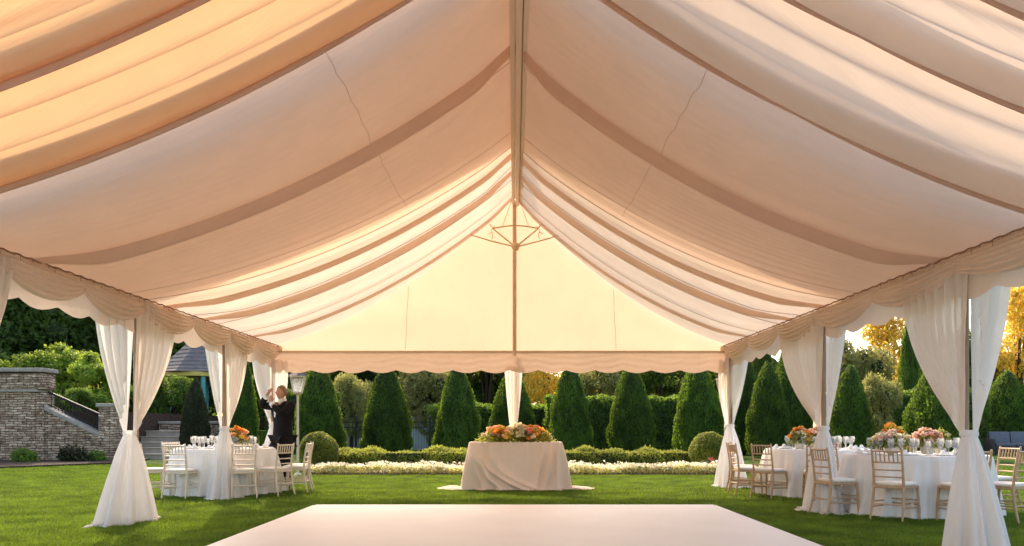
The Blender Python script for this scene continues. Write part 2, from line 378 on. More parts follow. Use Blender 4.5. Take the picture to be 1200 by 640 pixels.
for side in (-1, 1):
    def f(a, b, side=side):
        Yr = 6.45 + (DB - 6.45) * b
        return base_pt(side, a, Yr, liner_fold(Yr, a))
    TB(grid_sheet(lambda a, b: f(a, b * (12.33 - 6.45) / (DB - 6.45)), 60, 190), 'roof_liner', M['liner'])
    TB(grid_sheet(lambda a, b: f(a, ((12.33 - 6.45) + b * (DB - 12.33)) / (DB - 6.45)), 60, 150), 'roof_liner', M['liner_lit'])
    # narrow piece between the last hem and the gable
    def g(a, b, side=side):
        W = WL if side < 0 else WR
        x, Y, z = base_pt(side, a, DB, liner_fold(DB, a)); z2 = ZR - (ZR - ZE) * a - SAG * 1.05 * 4 * a * (1 - a)
        return side * W * a, Y + (DB - Y) * b, z + (z2 - z) * b
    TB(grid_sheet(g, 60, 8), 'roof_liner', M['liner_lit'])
    for Ys in (9.46, 11.7, 12.30, 13.18, 13.95, 14.62):
        mb = MB(); mb.tube([base_pt(side, a, Ys, liner_fold(Ys, a) + .006) for a in np.linspace(0, 1, 61)], .0028 if Ys < 12 else .0042, 5); TB(mb, 'stitched_seam', M['seam'])
    # cloth bands (second layer) along the gathered folds
    for (Yc, wd, off, mat) in ((9.18, .30, .13, 'band'), (12.72, .34, .08, 'liner'), (13.55, .22, .06, 'liner'), (DB - .12, .26, .075, 'band')):
        def b_(a, b, side=side, Yc=Yc, wd=wd, off=off):
            Yr = Yc + (b - .5) * wd * (1 - .35 * a)
            k = sstep(0, .1, a) * (1 - .8 * sstep(.85, 1, a))
            return base_pt(side, a, min(Yr, DB), liner_fold(min(Yr, DB), a) * .7 + (off * k * (.35 + .65 * math.sin(PI * b) ** .6)) + .008 + .012 * k * math.sin(b * 9 + a * 3))
        TB(grid_sheet(b_, 70, 12), 'liner_band', M[mat])
    # near drapes, hung lower, overlapping, each with a rolled hem
    dm = M['gold'] if side < 0 else M['pale']  # left side tinted gold for the warmer light there
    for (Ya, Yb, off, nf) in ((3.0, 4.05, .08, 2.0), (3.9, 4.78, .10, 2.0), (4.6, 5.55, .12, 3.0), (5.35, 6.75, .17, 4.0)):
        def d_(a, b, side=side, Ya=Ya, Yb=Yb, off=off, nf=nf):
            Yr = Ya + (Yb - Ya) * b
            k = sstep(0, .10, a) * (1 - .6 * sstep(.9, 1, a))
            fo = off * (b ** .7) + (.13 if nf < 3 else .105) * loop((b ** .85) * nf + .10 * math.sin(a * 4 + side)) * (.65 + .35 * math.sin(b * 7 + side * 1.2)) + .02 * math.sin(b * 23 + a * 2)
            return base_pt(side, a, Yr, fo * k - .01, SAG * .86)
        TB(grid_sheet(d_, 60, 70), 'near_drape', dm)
        hem = MB(); pts = []; 
        for i in range(61):
            a = i / 60; x, Y, z = d_(a, 1.0); pts.append((x, Y, z - .01))
        hem.tube(pts, .026, 8); TB(hem, 'rolled_hem', M['band'])
        # turned-up hem strip behind the roll
        TB(grid_sheet(lambda a, b: (lambda p: (p[0], p[1] + .10 * b, p[2] + .11 * b * sstep(0, .1, a)))(d_(a, 1.0)), 60, 4), 'turned_hem', M['band'])
# unseen sheet added above the middle bays to hold sunlight off the liner
for side in (-1, 1):
    W = WL if side < 0 else WR
    TB(grid_sheet(lambda a, b: (side * (W + .25) * a, (7.45 - 1.05 * a) + ((12.75 - 2.45 * a) - (7.45 - 1.05 * a)) * b, ZR + .30 - (ZR - ZE + .16) * a + .01 * math.sin(b * 40)), 10, 40), 'added_shade_sheet', M['cover'])
# thin cord lines wandering down each ceiling half
def on_liner(side, px, py):
    best = None
    for u in np.linspace(.02, .98, 120):
        for Yr in np.linspace(6.5, 15, 170):
            x, Y, z = base_pt(side, u, Yr, 0)
            e = (CX + x * F / Y - px) ** 2 + (HY - (z - H) * F / Y - py) ** 2
            if best is None or e < best[0]: best = (e, u, Yr)
    return best[1:]
for side, pix in ((-1, ((375, 45), (402, 97), (425, 143), (446, 185), (463, 215), (480, 242))), (1, ((845, 45), (811, 104), (790, 150), (768, 180), (748, 222), (728, 250)))):
    uv = [on_liner(side, *p) for p in pix]
    pts = []
    for i in range(41):
        s = i / 40 * (len(uv) - 1); k = min(int(s), len(uv) - 2); q = s - k
        u = uv[k][0] * (1 - q) + uv[k + 1][0] * q + .0012 * math.sin(i * 1.3); Yr = uv[k][1] * (1 - q) + uv[k + 1][1] * q
        pts.append(base_pt(side, u, Yr, liner_fold(Yr, u) + .02))
    mb = MB(); mb.tube(pts, .0024, 6); TB(mb, 'ceiling_cord', M['cord'])
# ridge beam with three grooved sleeves
mb = MB()
for dx, w_, dz in ((-.075, .06, 0), (0, .07, -.03), (.075, .06, 0)):
    mb.box((dx + .05, 9.0, ZR - .075 + dz), (w_, 12.3, .17))
TB(mb, 'ridge_beam', M['beam'], bevel=.014)
# gable
def gable_top(x):
    W = WL if x < 0 else WR
    a = abs(x) / W
    return ZR - (ZR - ZE) * a - SAG * 1.05 * 4 * a * (1 - a) + .02
def gb(a, b):
    x = -WL + (WL + WR) * a; z0 = 2.67; z1 = max(z0 + .005, gable_top(x))
    return x, DB + .03 + .03 * math.sin(a * 19 + b * 4) * math.sin(PI * a) * math.sin(PI * b), z0 + (z1 - z0) * b
TB(grid_sheet(gb, 120, 40), 'gable_wall', M['gable'])
for sx in (-2.1, 1.95):
    mb = MB(); zt = gable_top(sx) - .1
    mb.tube([(sx + .004 * math.sin(i * .9) - .06 * i / 12 * (1 if sx < 0 else -1), DB - .015, zt + (2.7 - zt) * i / 12) for i in range(13)], .004, 6); TB(mb, 'gable_seam', M['cord'])
mb = MB(); mb.tube([(-WL, DB, 2.67), (WR, DB, 2.67)], .018, 10); TB(mb, 'gable_bar', M['pole'])
mb = MB(); mb.tube([(0, DB - .05, 2.6), (0, DB - .05, ZR - .1)], .040, 12); TB(mb, 'centre_pole', M['pole'])
mb = MB(); mb.tube([(0, DB + .16, 0), (0, DB + .16, 2.66)], .038, 12); TB(mb, 'lower_pole', M['pole'])
for x in (-WL + .1, WR - .1):
    mb = MB(); mb.lathe([(0, -.05), (.09, -.04), (.11, 0), (.09, .05), (0, .06)], 12, (x, DB - .06, 2.72)); TB(mb, 'corner_joint', M['beam'])
# side beams, fringe, posts
posts = {-1: (3.2, 7.0, 9.70, 12.65, DB), 1: (3.2, 7.26, 10.59, DB)}
for side in (-1, 1):
    W = WL if side < 0 else WR
    mb = MB(); mb.tube([(side * W, 2.7, ZE), (side * W, DB, ZE)], .04, 10); TB(mb, 'eave_beam', M['pole'])
    mb = MB(); pts = [(side * (W - .15) + .004 * math.sin(i * 2.1), 2.7 + (DB - 2.7) * i / 220, ZE - .02 + .006 * math.sin(i * 1.7)) for i in range(221)]
    mb.tube(pts, .009, 6)
    for i in range(0, 150):
        y = random.uniform(2.9, DB - .1); l = random.choice((.012, .018, .025, .05))
        mb.tube([(side * (W - .165), y, ZE - .025), (side * (W - .17), y + random.uniform(-.01, .01), ZE - .025 - l)], [.004, .002], 5)
    TB(mb, 'eave_fringe', M['rope'])
    for y in posts[side]:
        mb = MB(); mb.tube([(side * W, y, 0), (side * W, y, ZE)], .032, 12); mb.box((side * W, y, .012), (.2, .2, .02)); TB(mb, 'post', M['post'])
    # outer flat scalloped valance and inner swags
    def val(a, b, side=side, W=W):
        y = 2.7 + (DB - 2.7) * a
        d = .39 + .065 * abs(math.sin(PI * y / .62))
        return side * (W + .02 + .02 * math.sin(y * 5.1) * b), y, ZE + .02 - d * b
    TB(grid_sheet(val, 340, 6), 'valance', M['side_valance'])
    ps = posts[side]
    for k in range(len(ps) - 1):
        nn = 2 if ps[k + 1] - ps[k] < 4.2 else 3
        for q in range(nn):
            y0 = ps[k] + (ps[k + 1] - ps[k]) * q / nn; y1 = ps[k] + (ps[k + 1] - ps[k]) * (q + 1) / nn
            dz = random.uniform(-.02, .03)
            def sw(a, b, side=side, W=W, y0=y0, y1=y1, dz=dz, q=q):
                s_ = math.sin(PI * a) ** .75
                top = .02 + .03 * s_
                d = .13 + (.19 + dz) * s_
                z = ZE - .02 - top * 0 - d * b
                n = .085 + .075 * s_ * math.sin(PI * min(1, b * .95)) + .014 * math.sin(2 * PI * (b * 5.5 + .15 * math.sin(a * 5))) * (.4 + s_) + .02 * (1 - s_)
                return side * (W - n), y0 - .02 + (y1 - y0 + .04) * a, z
            TB(grid_sheet(sw, 36, 44), 'swag', M['side_valance'])
# gable valance
def gv(a, b):
    x = -WL + .02 + (WL + WR - .04) * a
    d = .36 + .06 * abs(math.sin(PI * (x + .1) / .56))
    k = abs(math.sin(PI * x / 2.2)); 
    lines = .005 * math.sin(2 * PI * (b * 3.2 - .9 * k)) * sstep(0, .2, b) * (1 - sstep(.75, 1, b))
    return x, DB - .03 - .02 * math.sin(x * 4.3) * b - lines, 2.66 - d * b
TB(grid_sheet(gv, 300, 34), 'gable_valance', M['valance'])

# hanging bracket at the gable apex
t = empty('hanging_frame', (.02, DB - .42, 4.62), 0, 'small metal hanging frame with curved rail below the tent peak', 'hanging frame')
mb = MB(); mb.lathe([(0, -.06), (.05, -.05), (.085, .02), (.08, .07), (.04, .10), (0, .1)], 14, (0, 0, 0)); mb.build('hub', M['brass'], t)
for s in (-1, 1):
    mb = MB(); mb.tube([(0, 0, .02), (s * .45, .0, .13), (s * .86, .0, .25)], [.016, .013, .011], 8); mb.build('arm', M['brass'], t)
    mb = MB(); mb.tube([(s * .03, 0, .04), (s * .42, 0, .36), (s * .50, 0, .46)], [.016, .013, .01], 8); mb.build('strut', M['brass'], t)
    mb = MB(); mb.tube([(s * .40, 0, .42), (s * .47, 0, .34), (s * .44, 0, .26), (s * .46, 0, .17)], .009, 6); mb.tube([(s * .46, 0, .3), (s * .53, .02, .28)], .008, 6); mb.build('hook', M['brass'], t)
    mb = MB(); mb.tube([(s * .25, 0, .42), (s * .04, 0, 1.02)], .007, 6); mb.build('suspension_wire', M['brass'], t)
mb = MB(); mb.tube([(x, 0, .43 - .30 * (x / 1.0) ** 2) for x in np.linspace(-.44, .44, 17)], .014, 8); mb.build('curved_rail', M['brass'], t)

# ------------------------------------------------------------------ curtains
def curtain(x, y, A, Nn, near_w, far_w, zk, sk_near, sk_far, label, ztop=2.72, koff=0.0, seed=1, one=None, skirt=True, depth=.26, n_in=.05, puddle=1.0):
    r = random.Random(seed)
    t = empty('curtain', (x, y, 0), 0, label, 'curtain', 'tied white curtains hanging at the tent posts')
    A = Vector((*A, 0)); Nn = Vector((*Nn, 0))
    def W(a, n, z): p = A * a + Nn * n; return (p.x, p.y, z)
    for sg, w_, off, mat in ((-1, near_w, -.10, 'curtain'), (1, far_w, .055, 'curtain_in')):
        if w_ <= 0: continue
        nf = max(3, round(w_ * 6.5)); ph = r.uniform(0, 6); p2 = r.uniform(0, 6)
        def pn(s, tt, sg=sg, w_=w_, off=off, nf=nf, ph=ph, p2=p2):
            z = ztop + (zk - ztop) * tt
            wd = w_ * (1 - tt ** 2.0) + .07
            amp = (.056 * (1 - .72 * tt) + .009)
            s2 = s + .018 * math.sin(7 * s + 5 * tt + p2)
            n = off * (1 - tt) ** .8 + amp * math.sin(2 * PI * nf * s2 + ph + .5 * tt) + .35 * amp * math.sin(2 * PI * nf * 1.9 * s2 + p2) + .05 * math.sin(PI * s) * (1 - tt) * tt * 4 * .5
            if s * wd < .22: n = max(n, .046) if sg > 0 else min(n, -.044)
            return W(koff * tt ** 1.4 + sg * (s * wd - (.12 if sg > 0 else .03) * (1 - tt) - .01), n, z)
        mb = MB(); mb.sheet(pn, nf * 20, 50); mb.build('panel', M[mat], t)
    if skirt:
        n1 = r.choice((8, 9, 10)); ph = r.uniform(0, 6); p3 = r.uniform(0, 6)
        def sk(a, b):
            th = 2 * PI * a
            ca, sn = math.cos(th), math.sin(th)
            tt = min(1, b / .86); pd = max(0, (b - .86) / .14)
            wl = sk_far if ca > 0 else sk_near
            ra = .06 + (wl - .06) * tt ** .9; rn = .055 + (depth - .055) * tt ** .8
            st = 1 + min(1, tt * 4) * (.13 * math.sin(n1 * th + ph) + .07 * math.sin(2 * n1 * th + 1.7 * ph + tt) + .05 * math.sin(3.3 * th + p3))
            st *= 1 + pd * (.10 + .16 * math.sin(3 * th + p3) ** 2) * puddle
            z = zk * (1 - tt) + .012 + (pd * (1 - pd) * .06 if pd else 0) + .02 * tt * (1 - pd) * (.5 + .5 * math.sin(n1 * th + 1 + p3))
            return W(koff + ra * ca * st, rn * sn * st, max(.006, z))
        mb = MB(); mb.sheet(sk, 168, 52, closed=True); mb.build('skirt', M['curtain'], t)
    mb = MB(); mb.lathe([(.060, -.035), (.078, -.025), (.082, 0), (.078, .025), (.06, .035)], 24, W(koff, 0, zk)); mb.build('tieback', M['curtain'], t)
    return t
Yd = (0, 1)
curtain(-WL, 7.0, Yd, (1, 0), .8, .26, 1.10, .4, .15, 'tied curtain cut off by the left picture edge, its lower part out of view', seed=2, koff=-.62)
curtain(-WL, 9.70, Yd, (1, 0), .74, 1.0, 1.09, .58, .30, 'large white tied curtain standing alone on bright lawn before the stone wall', seed=3, koff=-.16)
curtain(-WL, 12.65, Yd, (1, 0), .50, .85, 1.15, .36, .40, 'white tied curtain in front of the round table at the left', seed=4, depth=.24)
curtain(-WL, DB, Yd, (1, 0), .9, 0, 1.20, .25, .25, 'narrow white curtain at the corner post just left of the suited man', seed=5)
curtain(WR, 7.26, Yd, (-1, 0), .42, 1.02, 1.10, .48, .12, 'large tied curtain closest to the right picture edge, trailing on grass', seed=6, depth=.22, puddle=1.8, koff=-.06)
curtain(WR, 10.59, Yd, (-1, 0), .45, 1.55, 1.15, .34, .42, 'tied curtain hanging between the two round tables at the right', seed=7, depth=.22, puddle=1.8)
curtain(WR, DB - .04, Yd, (-1, 0), .75, .25, 1.20, .45, .15, 'tied curtain at the corner post left of the right-hand tables', seed=8, depth=.30)
# gable side drapes: (along X)
curtain(-WL + .02, DB + .02, (1, 0), (0, -1), 0, .34, 1.25, .12, .16, 'slim curtain panel beside the corner post, behind the suited man', ztop=2.5, seed=9, depth=.12)
curtain(WR - .02, DB + .02, (-1, 0), (0, -1), 0, .26, 1.2, .12, .12, 'slim curtain panel against the back right corner post beside a lamp', ztop=2.5, seed=10, skirt=False)
# centre drape: both halves taper into the flowers
t = empty('centre_drape', (-.02, DB + .07, 0), 0, 'slim tapering drape hanging down the centre pole into the flower arrangement', 'drape')
def cd(s, tt):
    z = 2.42 + (.90 - 2.42) * tt; wd = .185 * (1 - .78 * tt ** 1.3)
    return (wd * (2 * s - 1), -.03 - .03 * math.sin(2 * PI * 5 * s + tt) * (1 - .6 * tt), z)
mb = MB(); mb.sheet(cd, 70, 40); mb.build('cloth_panel', M['curtain_in'], t)
mb = MB(); mb.lathe([(.05, -.03), (.06, 0), (.05, .03)], 18, (0, -.03, .92)); mb.build('tieback', M['curtain'], t)

# ------------------------------------------------------------------ leaves
def orient(n, dirs, g):
    # two unit vectors (length axis, width axis) per leaf; dirs: preferred length axis
    l = dirs + g.normal(0, .55, dirs.shape); l /= np.linalg.norm(l, axis=1, keepdims=True) + 1e-9
    w = np.cross(l, n + g.normal(0, .6, n.shape)); w /= np.linalg.norm(w, axis=1, keepdims=True) + 1e-9
    return l, w
def leaf_arrays(P, n, dirs, size, g, asp=.55):
    l, w_ = orient(n, dirs, g)
    k = len(P); s = (size * g.uniform(.6, 1.35, k))[:, None]
    V = np.empty((k, 4, 3))
    V[:, 0] = P - l * s * .5; V[:, 1] = P + w_ * s * asp * .5; V[:, 2] = P + l * s * .5; V[:, 3] = P - w_ * s * asp * .5
    return V.reshape(-1, 3), np.arange(k * 4).reshape(-1, 4)
def join(parts):   # parts: (V, F, material index)
    Vs, Fs, Ms, b = [], [], [], 0
    for V, Fq, m in parts:
        Vs.append(V); Fs.append(Fq + b); Ms.append(np.full(len(Fq), m)); b += len(V)
    return np.concatenate(Vs), np.concatenate(Fs), np.concatenate(Ms)
def lathe_arr(prof, n=24, lump=None):
    th = np.arange(n) * 2 * PI / n
    V = np.array([[r * math.cos(a) * (lump(a, z) if lump else 1), r * math.sin(a) * (lump(a, z) if lump else 1), z] for r, z in prof for a in th])
    Fq = np.array([(i * n + k, i * n + (k + 1) % n, (i + 1) * n + (k + 1) % n, (i + 1) * n + k) for i in range(len(prof) - 1) for k in range(n)])
    return V, Fq
def cone_crown(name, Rr, Hh, n, size, mat, seed, power=.56, z0=.12):
    g = np.random.default_rng(seed)
    ph = g.uniform(0, 6.28, 8)
    def lump(a, z): return 1 + .055 * np.sin(3 * a + ph[0] + z * 1.3) + .045 * np.sin(5 * a + ph[1] - z * 2.1) + .04 * np.sin(9 * a + ph[2] + z * 3.7) + .03 * np.sin(z * 7 + ph[3] + 2 * a)
    def prof(tt): return Rr * np.maximum(.001, 1.01 - np.minimum(1, tt) ** 2.0) ** .72 * np.minimum(1, .86 + tt * 1.6)
    tt = 1 - np.sqrt(g.uniform(0, 1, n)) * .995; tt = np.clip(tt, 0, 1); a = g.uniform(0, 2 * PI, n)
    rr = prof(tt) * lump(a, tt * Hh) * g.uniform(.86, 1.05, n)
    P = np.stack([rr * np.cos(a), rr * np.sin(a), z0 + tt * (Hh - z0)], 1)
    nn = np.stack([np.cos(a), np.sin(a), np.full(n, .35)], 1); dd = nn * .45 + np.array([0, 0, 1.0])
    V, Fq = leaf_arrays(P, nn, dd, size, g, .5)
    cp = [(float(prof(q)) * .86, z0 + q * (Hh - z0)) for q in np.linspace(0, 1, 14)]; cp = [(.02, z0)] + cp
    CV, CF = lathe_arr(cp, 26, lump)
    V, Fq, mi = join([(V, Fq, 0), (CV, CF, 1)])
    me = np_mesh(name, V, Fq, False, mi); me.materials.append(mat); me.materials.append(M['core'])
    return me
def blob_crown(name, blobs, n, size, mat, seed, core=.62, tight=False):
    """crown made of leaf clumps: blobs = list of (centre, radii)"""
    g = np.random.default_rng(seed); parts = []
    vol = np.array([b[1][0] * b[1][1] + b[1][1] * b[1][2] for b in blobs]); cnt = (vol / vol.sum() * n).astype(int)
    for (c, r), k in zip(blobs, cnt):
        d = g.normal(0, 1, (k, 3)); d /= np.linalg.norm(d, axis=1, keepdims=True)
        rad = g.uniform(.90, 1.02, k) if tight else g.uniform(.62, 1.06, k) ** .7
        ph = g.uniform(0, 6.28, 4)
        lum = 1 + .13 * np.sin(4 * np.arctan2(d[:, 1], d[:, 0]) + ph[0] + 3 * d[:, 2]) + .10 * np.sin(7 * d[:, 2] + ph[1] + 2 * d[:, 0]) + .08 * np.sin(9 * d[:, 0] + 7 * d[:, 1] + ph[2])
        if tight: lum = 1 + (lum - 1) * .18
        P = np.array(c) + d * np.array(r) * (rad * lum)[:, None]
        dd = d * .5 + np.array([0, 0, -.35]) + g.normal(0, .5, d.shape)
        V, Fq = leaf_arrays(P, d + np.array([0, 0, .4]), dd, size, g, .6)
        parts.append((V, Fq, 0))
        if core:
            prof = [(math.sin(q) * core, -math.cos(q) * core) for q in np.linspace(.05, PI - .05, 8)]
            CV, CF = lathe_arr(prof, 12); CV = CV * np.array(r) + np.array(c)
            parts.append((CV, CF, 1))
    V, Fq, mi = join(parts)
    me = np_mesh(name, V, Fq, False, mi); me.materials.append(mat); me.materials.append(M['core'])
    return me
def hedge_crown(name, L_, D_, Hh, n, size, mat, seed, z0=0.0):
    g = np.random.default_rng(seed)
    ph = g.uniform(0, 6.28, 6)
    a_top, a_f = L_ * D_, L_ * Hh
    f = g.choice(4, n, p=np.array([a_top, a_f, a_f, 2 * D_ * Hh]) / (a_top + 2 * a_f + 2 * D_ * Hh))
    u, v = g.uniform(-.5, .5, n), g.uniform(0, 1, n); s = g.choice([-1, 1], n)
    x = np.where(f == 3, s * L_ / 2, u * L_); y = np.where(f == 0, (v - .5) * D_, np.where(f == 1, -D_ / 2, np.where(f == 2, D_ / 2, u * D_)))
    z = np.where(f == 0, Hh, v * Hh)
    nx = np.where(f == 3, s, 0.0); ny = np.where(f == 1, -1.0, np.where(f == 2, 1.0, 0.0)); nz = np.where(f == 0, 1.0, .1)
    nn = np.stack([nx, ny, nz], 1)
    lum = .06 * np.sin(x * 3.1 + ph[0]) + .05 * np.sin(x * 7.3 + z * 5 + ph[1]) + .04 * np.sin(z * 9 + x * 2 + ph[2]) + g.normal(0, .035, n)
    # rounded shoulders
    e = np.clip((z / Hh - .72) / .28, 0, 1) ** 2
    P = np.stack([x, y * (1 - .16 * e), z0 + z - .10 * Hh * (np.abs(y) / (D_ / 2)) ** 3 * (f == 0)], 1) + nn * lum[:, None] * min(1, D_)
    V, Fq = leaf_arrays(P, nn, nn * .5 + np.array([0, 0, .6]), size, g, .6)
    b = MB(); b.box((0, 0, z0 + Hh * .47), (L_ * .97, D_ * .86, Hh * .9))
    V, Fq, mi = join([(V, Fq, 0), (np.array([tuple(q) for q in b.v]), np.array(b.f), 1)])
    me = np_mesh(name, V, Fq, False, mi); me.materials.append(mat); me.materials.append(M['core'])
    return me
def put(name, me, parent, loc=(0, 0, 0), sc_=(1, 1, 1), rz=0):
    o = bpy.data.objects.new(name, me); col.objects.link(o); o.parent = parent
    o.location = loc; o.scale = sc_; o.rotation_euler = (0, 0, rz); return o
trunk_b = MB(); trunk_b.tube([(0, 0, -.02), (.01, 0, .25), (0, .01, .7)], [.09, .07, .05], 8)
_t = trunk_b.build('trunk', M['bark']); trunk_me = _t.data; bpy.data.objects.remove(_t)
cone_mes = [cone_crown('crown', 1.0, 3.5, 15000, .10, M['l_cone'], 20 + k) for k in range(3)]
cone_dark = cone_crown('crown', 1.0, 3.5, 15000, .10, M['l_dark'], 31)
def cone(px, Y, top, half, label, k=0, me=None, group='clipped cone trees along the garden edge', name='cone_tree', zg=0.0):
    s = F / Y; h = H + (HY - top + 5) / s - zg; r = half * .94 / s
    t = empty(name, (gx(px, Y), Y, zg), 0, label, 'tree', group)
    cr = put('crown', me or cone_mes[k % 3], t, (0, 0, 0), (r, r, h / 3.5), px * .37); cr.rotation_euler = (R(random.uniform(-1.8, 1.8)), R(random.uniform(-1.8, 1.8)), px * .37)
    put('trunk', trunk_me, t)
    return t
cone(374, 31, 426, 30, 'clipped cone tree behind the round bush and beside the left lamp', 0)
cone(452, 31, 431, 30, 'broad cone tree right of the left fence gap', 1)
cone(535, 31, 431, 28, 'cone tree just left of the draped centre table', 2)
cone(600, 36, 437, 29, 'cone tree mostly hidden behind the centre drape and flowers', 0)
cone(670, 31, 428, 26, 'cone tree just right of the flower-topped centre table', 1)
cone(741, 31, 430, 28, 'cone tree midway between the centre table and the right lamp', 2)
cone(820, 31, 424, 30, 'cone tree directly behind the right round bush', 0)
cone(283, 30, 425, 18, 'cone tree framed between two curtains left of the suited man', 1)
cone(227, 29, 447, 18, 'dark brownish clipped cone tree in front of the low terrace wall', 0, cone_dark)
cone(900, 30, 428, 26, 'cone tree showing just left of the curtain between right tables', 2)
cone(872, 33, 418, 22, 'slim cone tree behind the back right corner curtain', 0)
cone(993, 29, 432, 27, 'cone tree just right of the curtain between the right tables', 1)
cone(1096, 28, 430, 36, 'wide cone tree behind the pink centrepiece and the big right curtain', 2)
cone(1182, 38, 438, 30, 'cone tree behind the dark outdoor sofa', 0)
cone(1238, 38, 432, 32, 'cone tree at the right picture edge above the sofa', 1)
# tall narrow cypresses
for (px, Y, top, half, lab, k) in ((1066, 39, 378, 15, 'tall narrow cypress with pointed top beside golden leaves', 0), (1086, 41, 388, 15, 'tall cypress half hidden behind the big right curtain', 1),
        (925, 38, 392, 26, 'tall dark cypress rising behind the curtain between right tables', 2), (893, 40, 400, 24, 'tall dark cypress peeping below the right valance', 0)):
    cone(px, Y, top, half, lab, k, group='tall cypresses behind the right tables', name='cypress_tree')

# round bushes
def sphere_blobs(r, z): return [((0, 0, z), (r, r, r * .96))]
ball_me = blob_crown('foliage', sphere_blobs(.54, .52), 14000, .05, M['l_box'], 41, core=.90, tight=True)
# tighten leaves onto the clipped surface
for (px, lab) in ((373, 'clipped round bush in the flower border near the left lamp'), (832, 'clipped round bush in the flower border near the right lamp')):
    Y = 20.7
    t = empty('round_bush', (gx(px, Y), Y, 0), 0, lab, 'bush', 'clipped round bushes')
    put('foliage', ball_me, t, sc_=(1, 1, 1), rz=px)
    put('stem', trunk_me, t, sc_=(.5, .5, .5))
# low hedges, flower border, bed
for (p0, p1, lab, sd) in ((393, 590, 'low clipped hedge running left from behind the centre table', 51), (615, 808, 'low clipped hedge running right from behind the centre table', 52)):
    Y = 21.6; x0, x1 = gx(p0, Y), gx(p1, Y)
    me = hedge_crown('low_hedge', x1 - x0, .9, .50, 16000, .06, M['l_box'], sd)
    o = bpy.data.objects.new('low_hedge', me); col.objects.link(o); o.location = ((x0 + x1) / 2, Y, 0)
    props(o, lab, 'hedge')
props(MB().sheet(lambda u, v: (gx(352, 19) + (gx(862, 19) - gx(352, 19)) * u, 18.9 + 4.0 * v, .004 + .05 * math.sin(PI * v)), 40, 12).build('mulch_bed', M['mulch']), kind='structure')
g = np.random.default_rng(61); n = 15000
x = g.uniform(gx(354, 19), gx(858, 19), n); y = 19.0 + np.abs(g.normal(0, .55, n)); y = np.minimum(y, 20.9)
lum = .5 + .5 * np.sin(x * 3.3) * np.sin(x * 1.7 + y * 2)
z = .05 + g.uniform(0, 1, n) ** .7 * (.16 + .12 * lum)
P = np.stack([x, y, z], 1); up = np.tile([0, -.3, 1.0], (n, 1))
pick = g.uniform(0, 1, n)
V1, F1 = leaf_arrays(P[pick < .5], up[pick < .5], g.normal(0, 1, ((pick < .5).sum(), 3)), .055, g, .9)
V2, F2 = leaf_arrays(P[pick >= .5] * np.array([1, 1, .7]), up[pick >= .5], up[pick >= .5], .09, g, .4)
V, Fq, mi = join([(V1, F1, 0), (V2, F2, 1)])
me = np_mesh('flower_border', V, Fq, False, mi); me.materials.append(M['flower_white']); me.materials.append(M['l_olive'])
o = bpy.data.objects.new('white_bedding_flowers', me); col.objects.link(o); props(o, 'low border of small white flowers edging the lawn', 'flowers', kind='stuff')
# little red blooms by the bushes
for px, Y in ((366, 20.4), (838, 20.2), (846, 20.6)):
    bl = [((random.uniform(-.12, .12), random.uniform(-.1, .1), .3 + random.uniform(-.06, .08)), (.06, .06, .05)) for _ in range(5)]
    me = blob_crown('pink_flower', bl, 300, .05, M['flower_pink'], int(px), core=0)
    t = empty('flowering_plant', (gx(px, Y), Y, 0), 0, {366: 'small pink blooming plant at the foot of the left round bush', 838: 'small red blooming plant in front of the right round bush', 846: 'red blooming plant right of the right round bush'}[px], 'plant')
    put('blossom', me, t)
    lb = blob_crown('leaf', [((0, 0, .16), (.2, .18, .16))], 260, .08, M['l_olive'], 3, core=0); put('foliage', lb, t)

# tall hedge and background trees
for (p0, p1, Y, hh, lab, sd) in ((640, 868, 37, 2.65, 'tall dark clipped hedge behind the right half of the garden', 71), (318, 395, 37, 2.9, 'tall hedge behind the suited man and the left lamp', 72), (505, 640, 39, 2.3, 'tall hedge behind the centre table', 73), (975, 1150, 36, 2.9, 'tall dark hedge behind the right tables and sofa', 74)):
    x0, x1 = gx(p0, Y), gx(p1, Y)
    me = hedge_crown('tall_hedge', x1 - x0, 1.4, hh, int(2600 * (x1 - x0)), .15, M['l_deep'], sd)
    o = bpy.data.objects.new('tall_hedge', me); col.objects.link(o); o.location = ((x0 + x1) / 2, Y, 0); props(o, lab, 'hedge')

def tree_parts(name, trunk_h, crown_c, crown_r, nb, n, size, mat, seed, core=.5):
    r = random.Random(seed)
    blobs = []; limbs = MB()
    limbs.tube([(0, 0, -.05), (r.uniform(-.1, .1), 0, trunk_h * .5), (r.uniform(-.15, .15), r.uniform(-.1, .1), trunk_h), (0, 0, crown_c[2] + crown_r[2] * .4)], [.26, .19, .15, .05], 9)
    for i in range(nb):
        th = r.uniform(0, 2 * PI); q = r.uniform(-.85, .95); rad = math.sqrt(max(.05, 1 - q * q)) * r.uniform(.45, .85)
        c = (crown_c[0] + crown_r[0] * rad * math.cos(th), crown_c[1] + crown_r[1] * rad * math.sin(th), crown_c[2] + crown_r[2] * q * .85)
        k = r.uniform(.26, .46)
        blobs.append((c, (crown_r[0] * k, crown_r[1] * k, crown_r[2] * k * .8)))
        if i < 9:
            limbs.tube([(0, 0, trunk_h * r.uniform(.6, 1)), (c[0] * .5, c[1] * .5, trunk_h * .6 + c[2] * .45), c], [.09, .06, .02], 6)
    cm = blob_crown('crown', blobs, n, size, mat, seed, core=core)
    lo = limbs.build('trunk', M['bark']); lm = lo.data; bpy.data.objects.remove(lo)
    return cm, lm
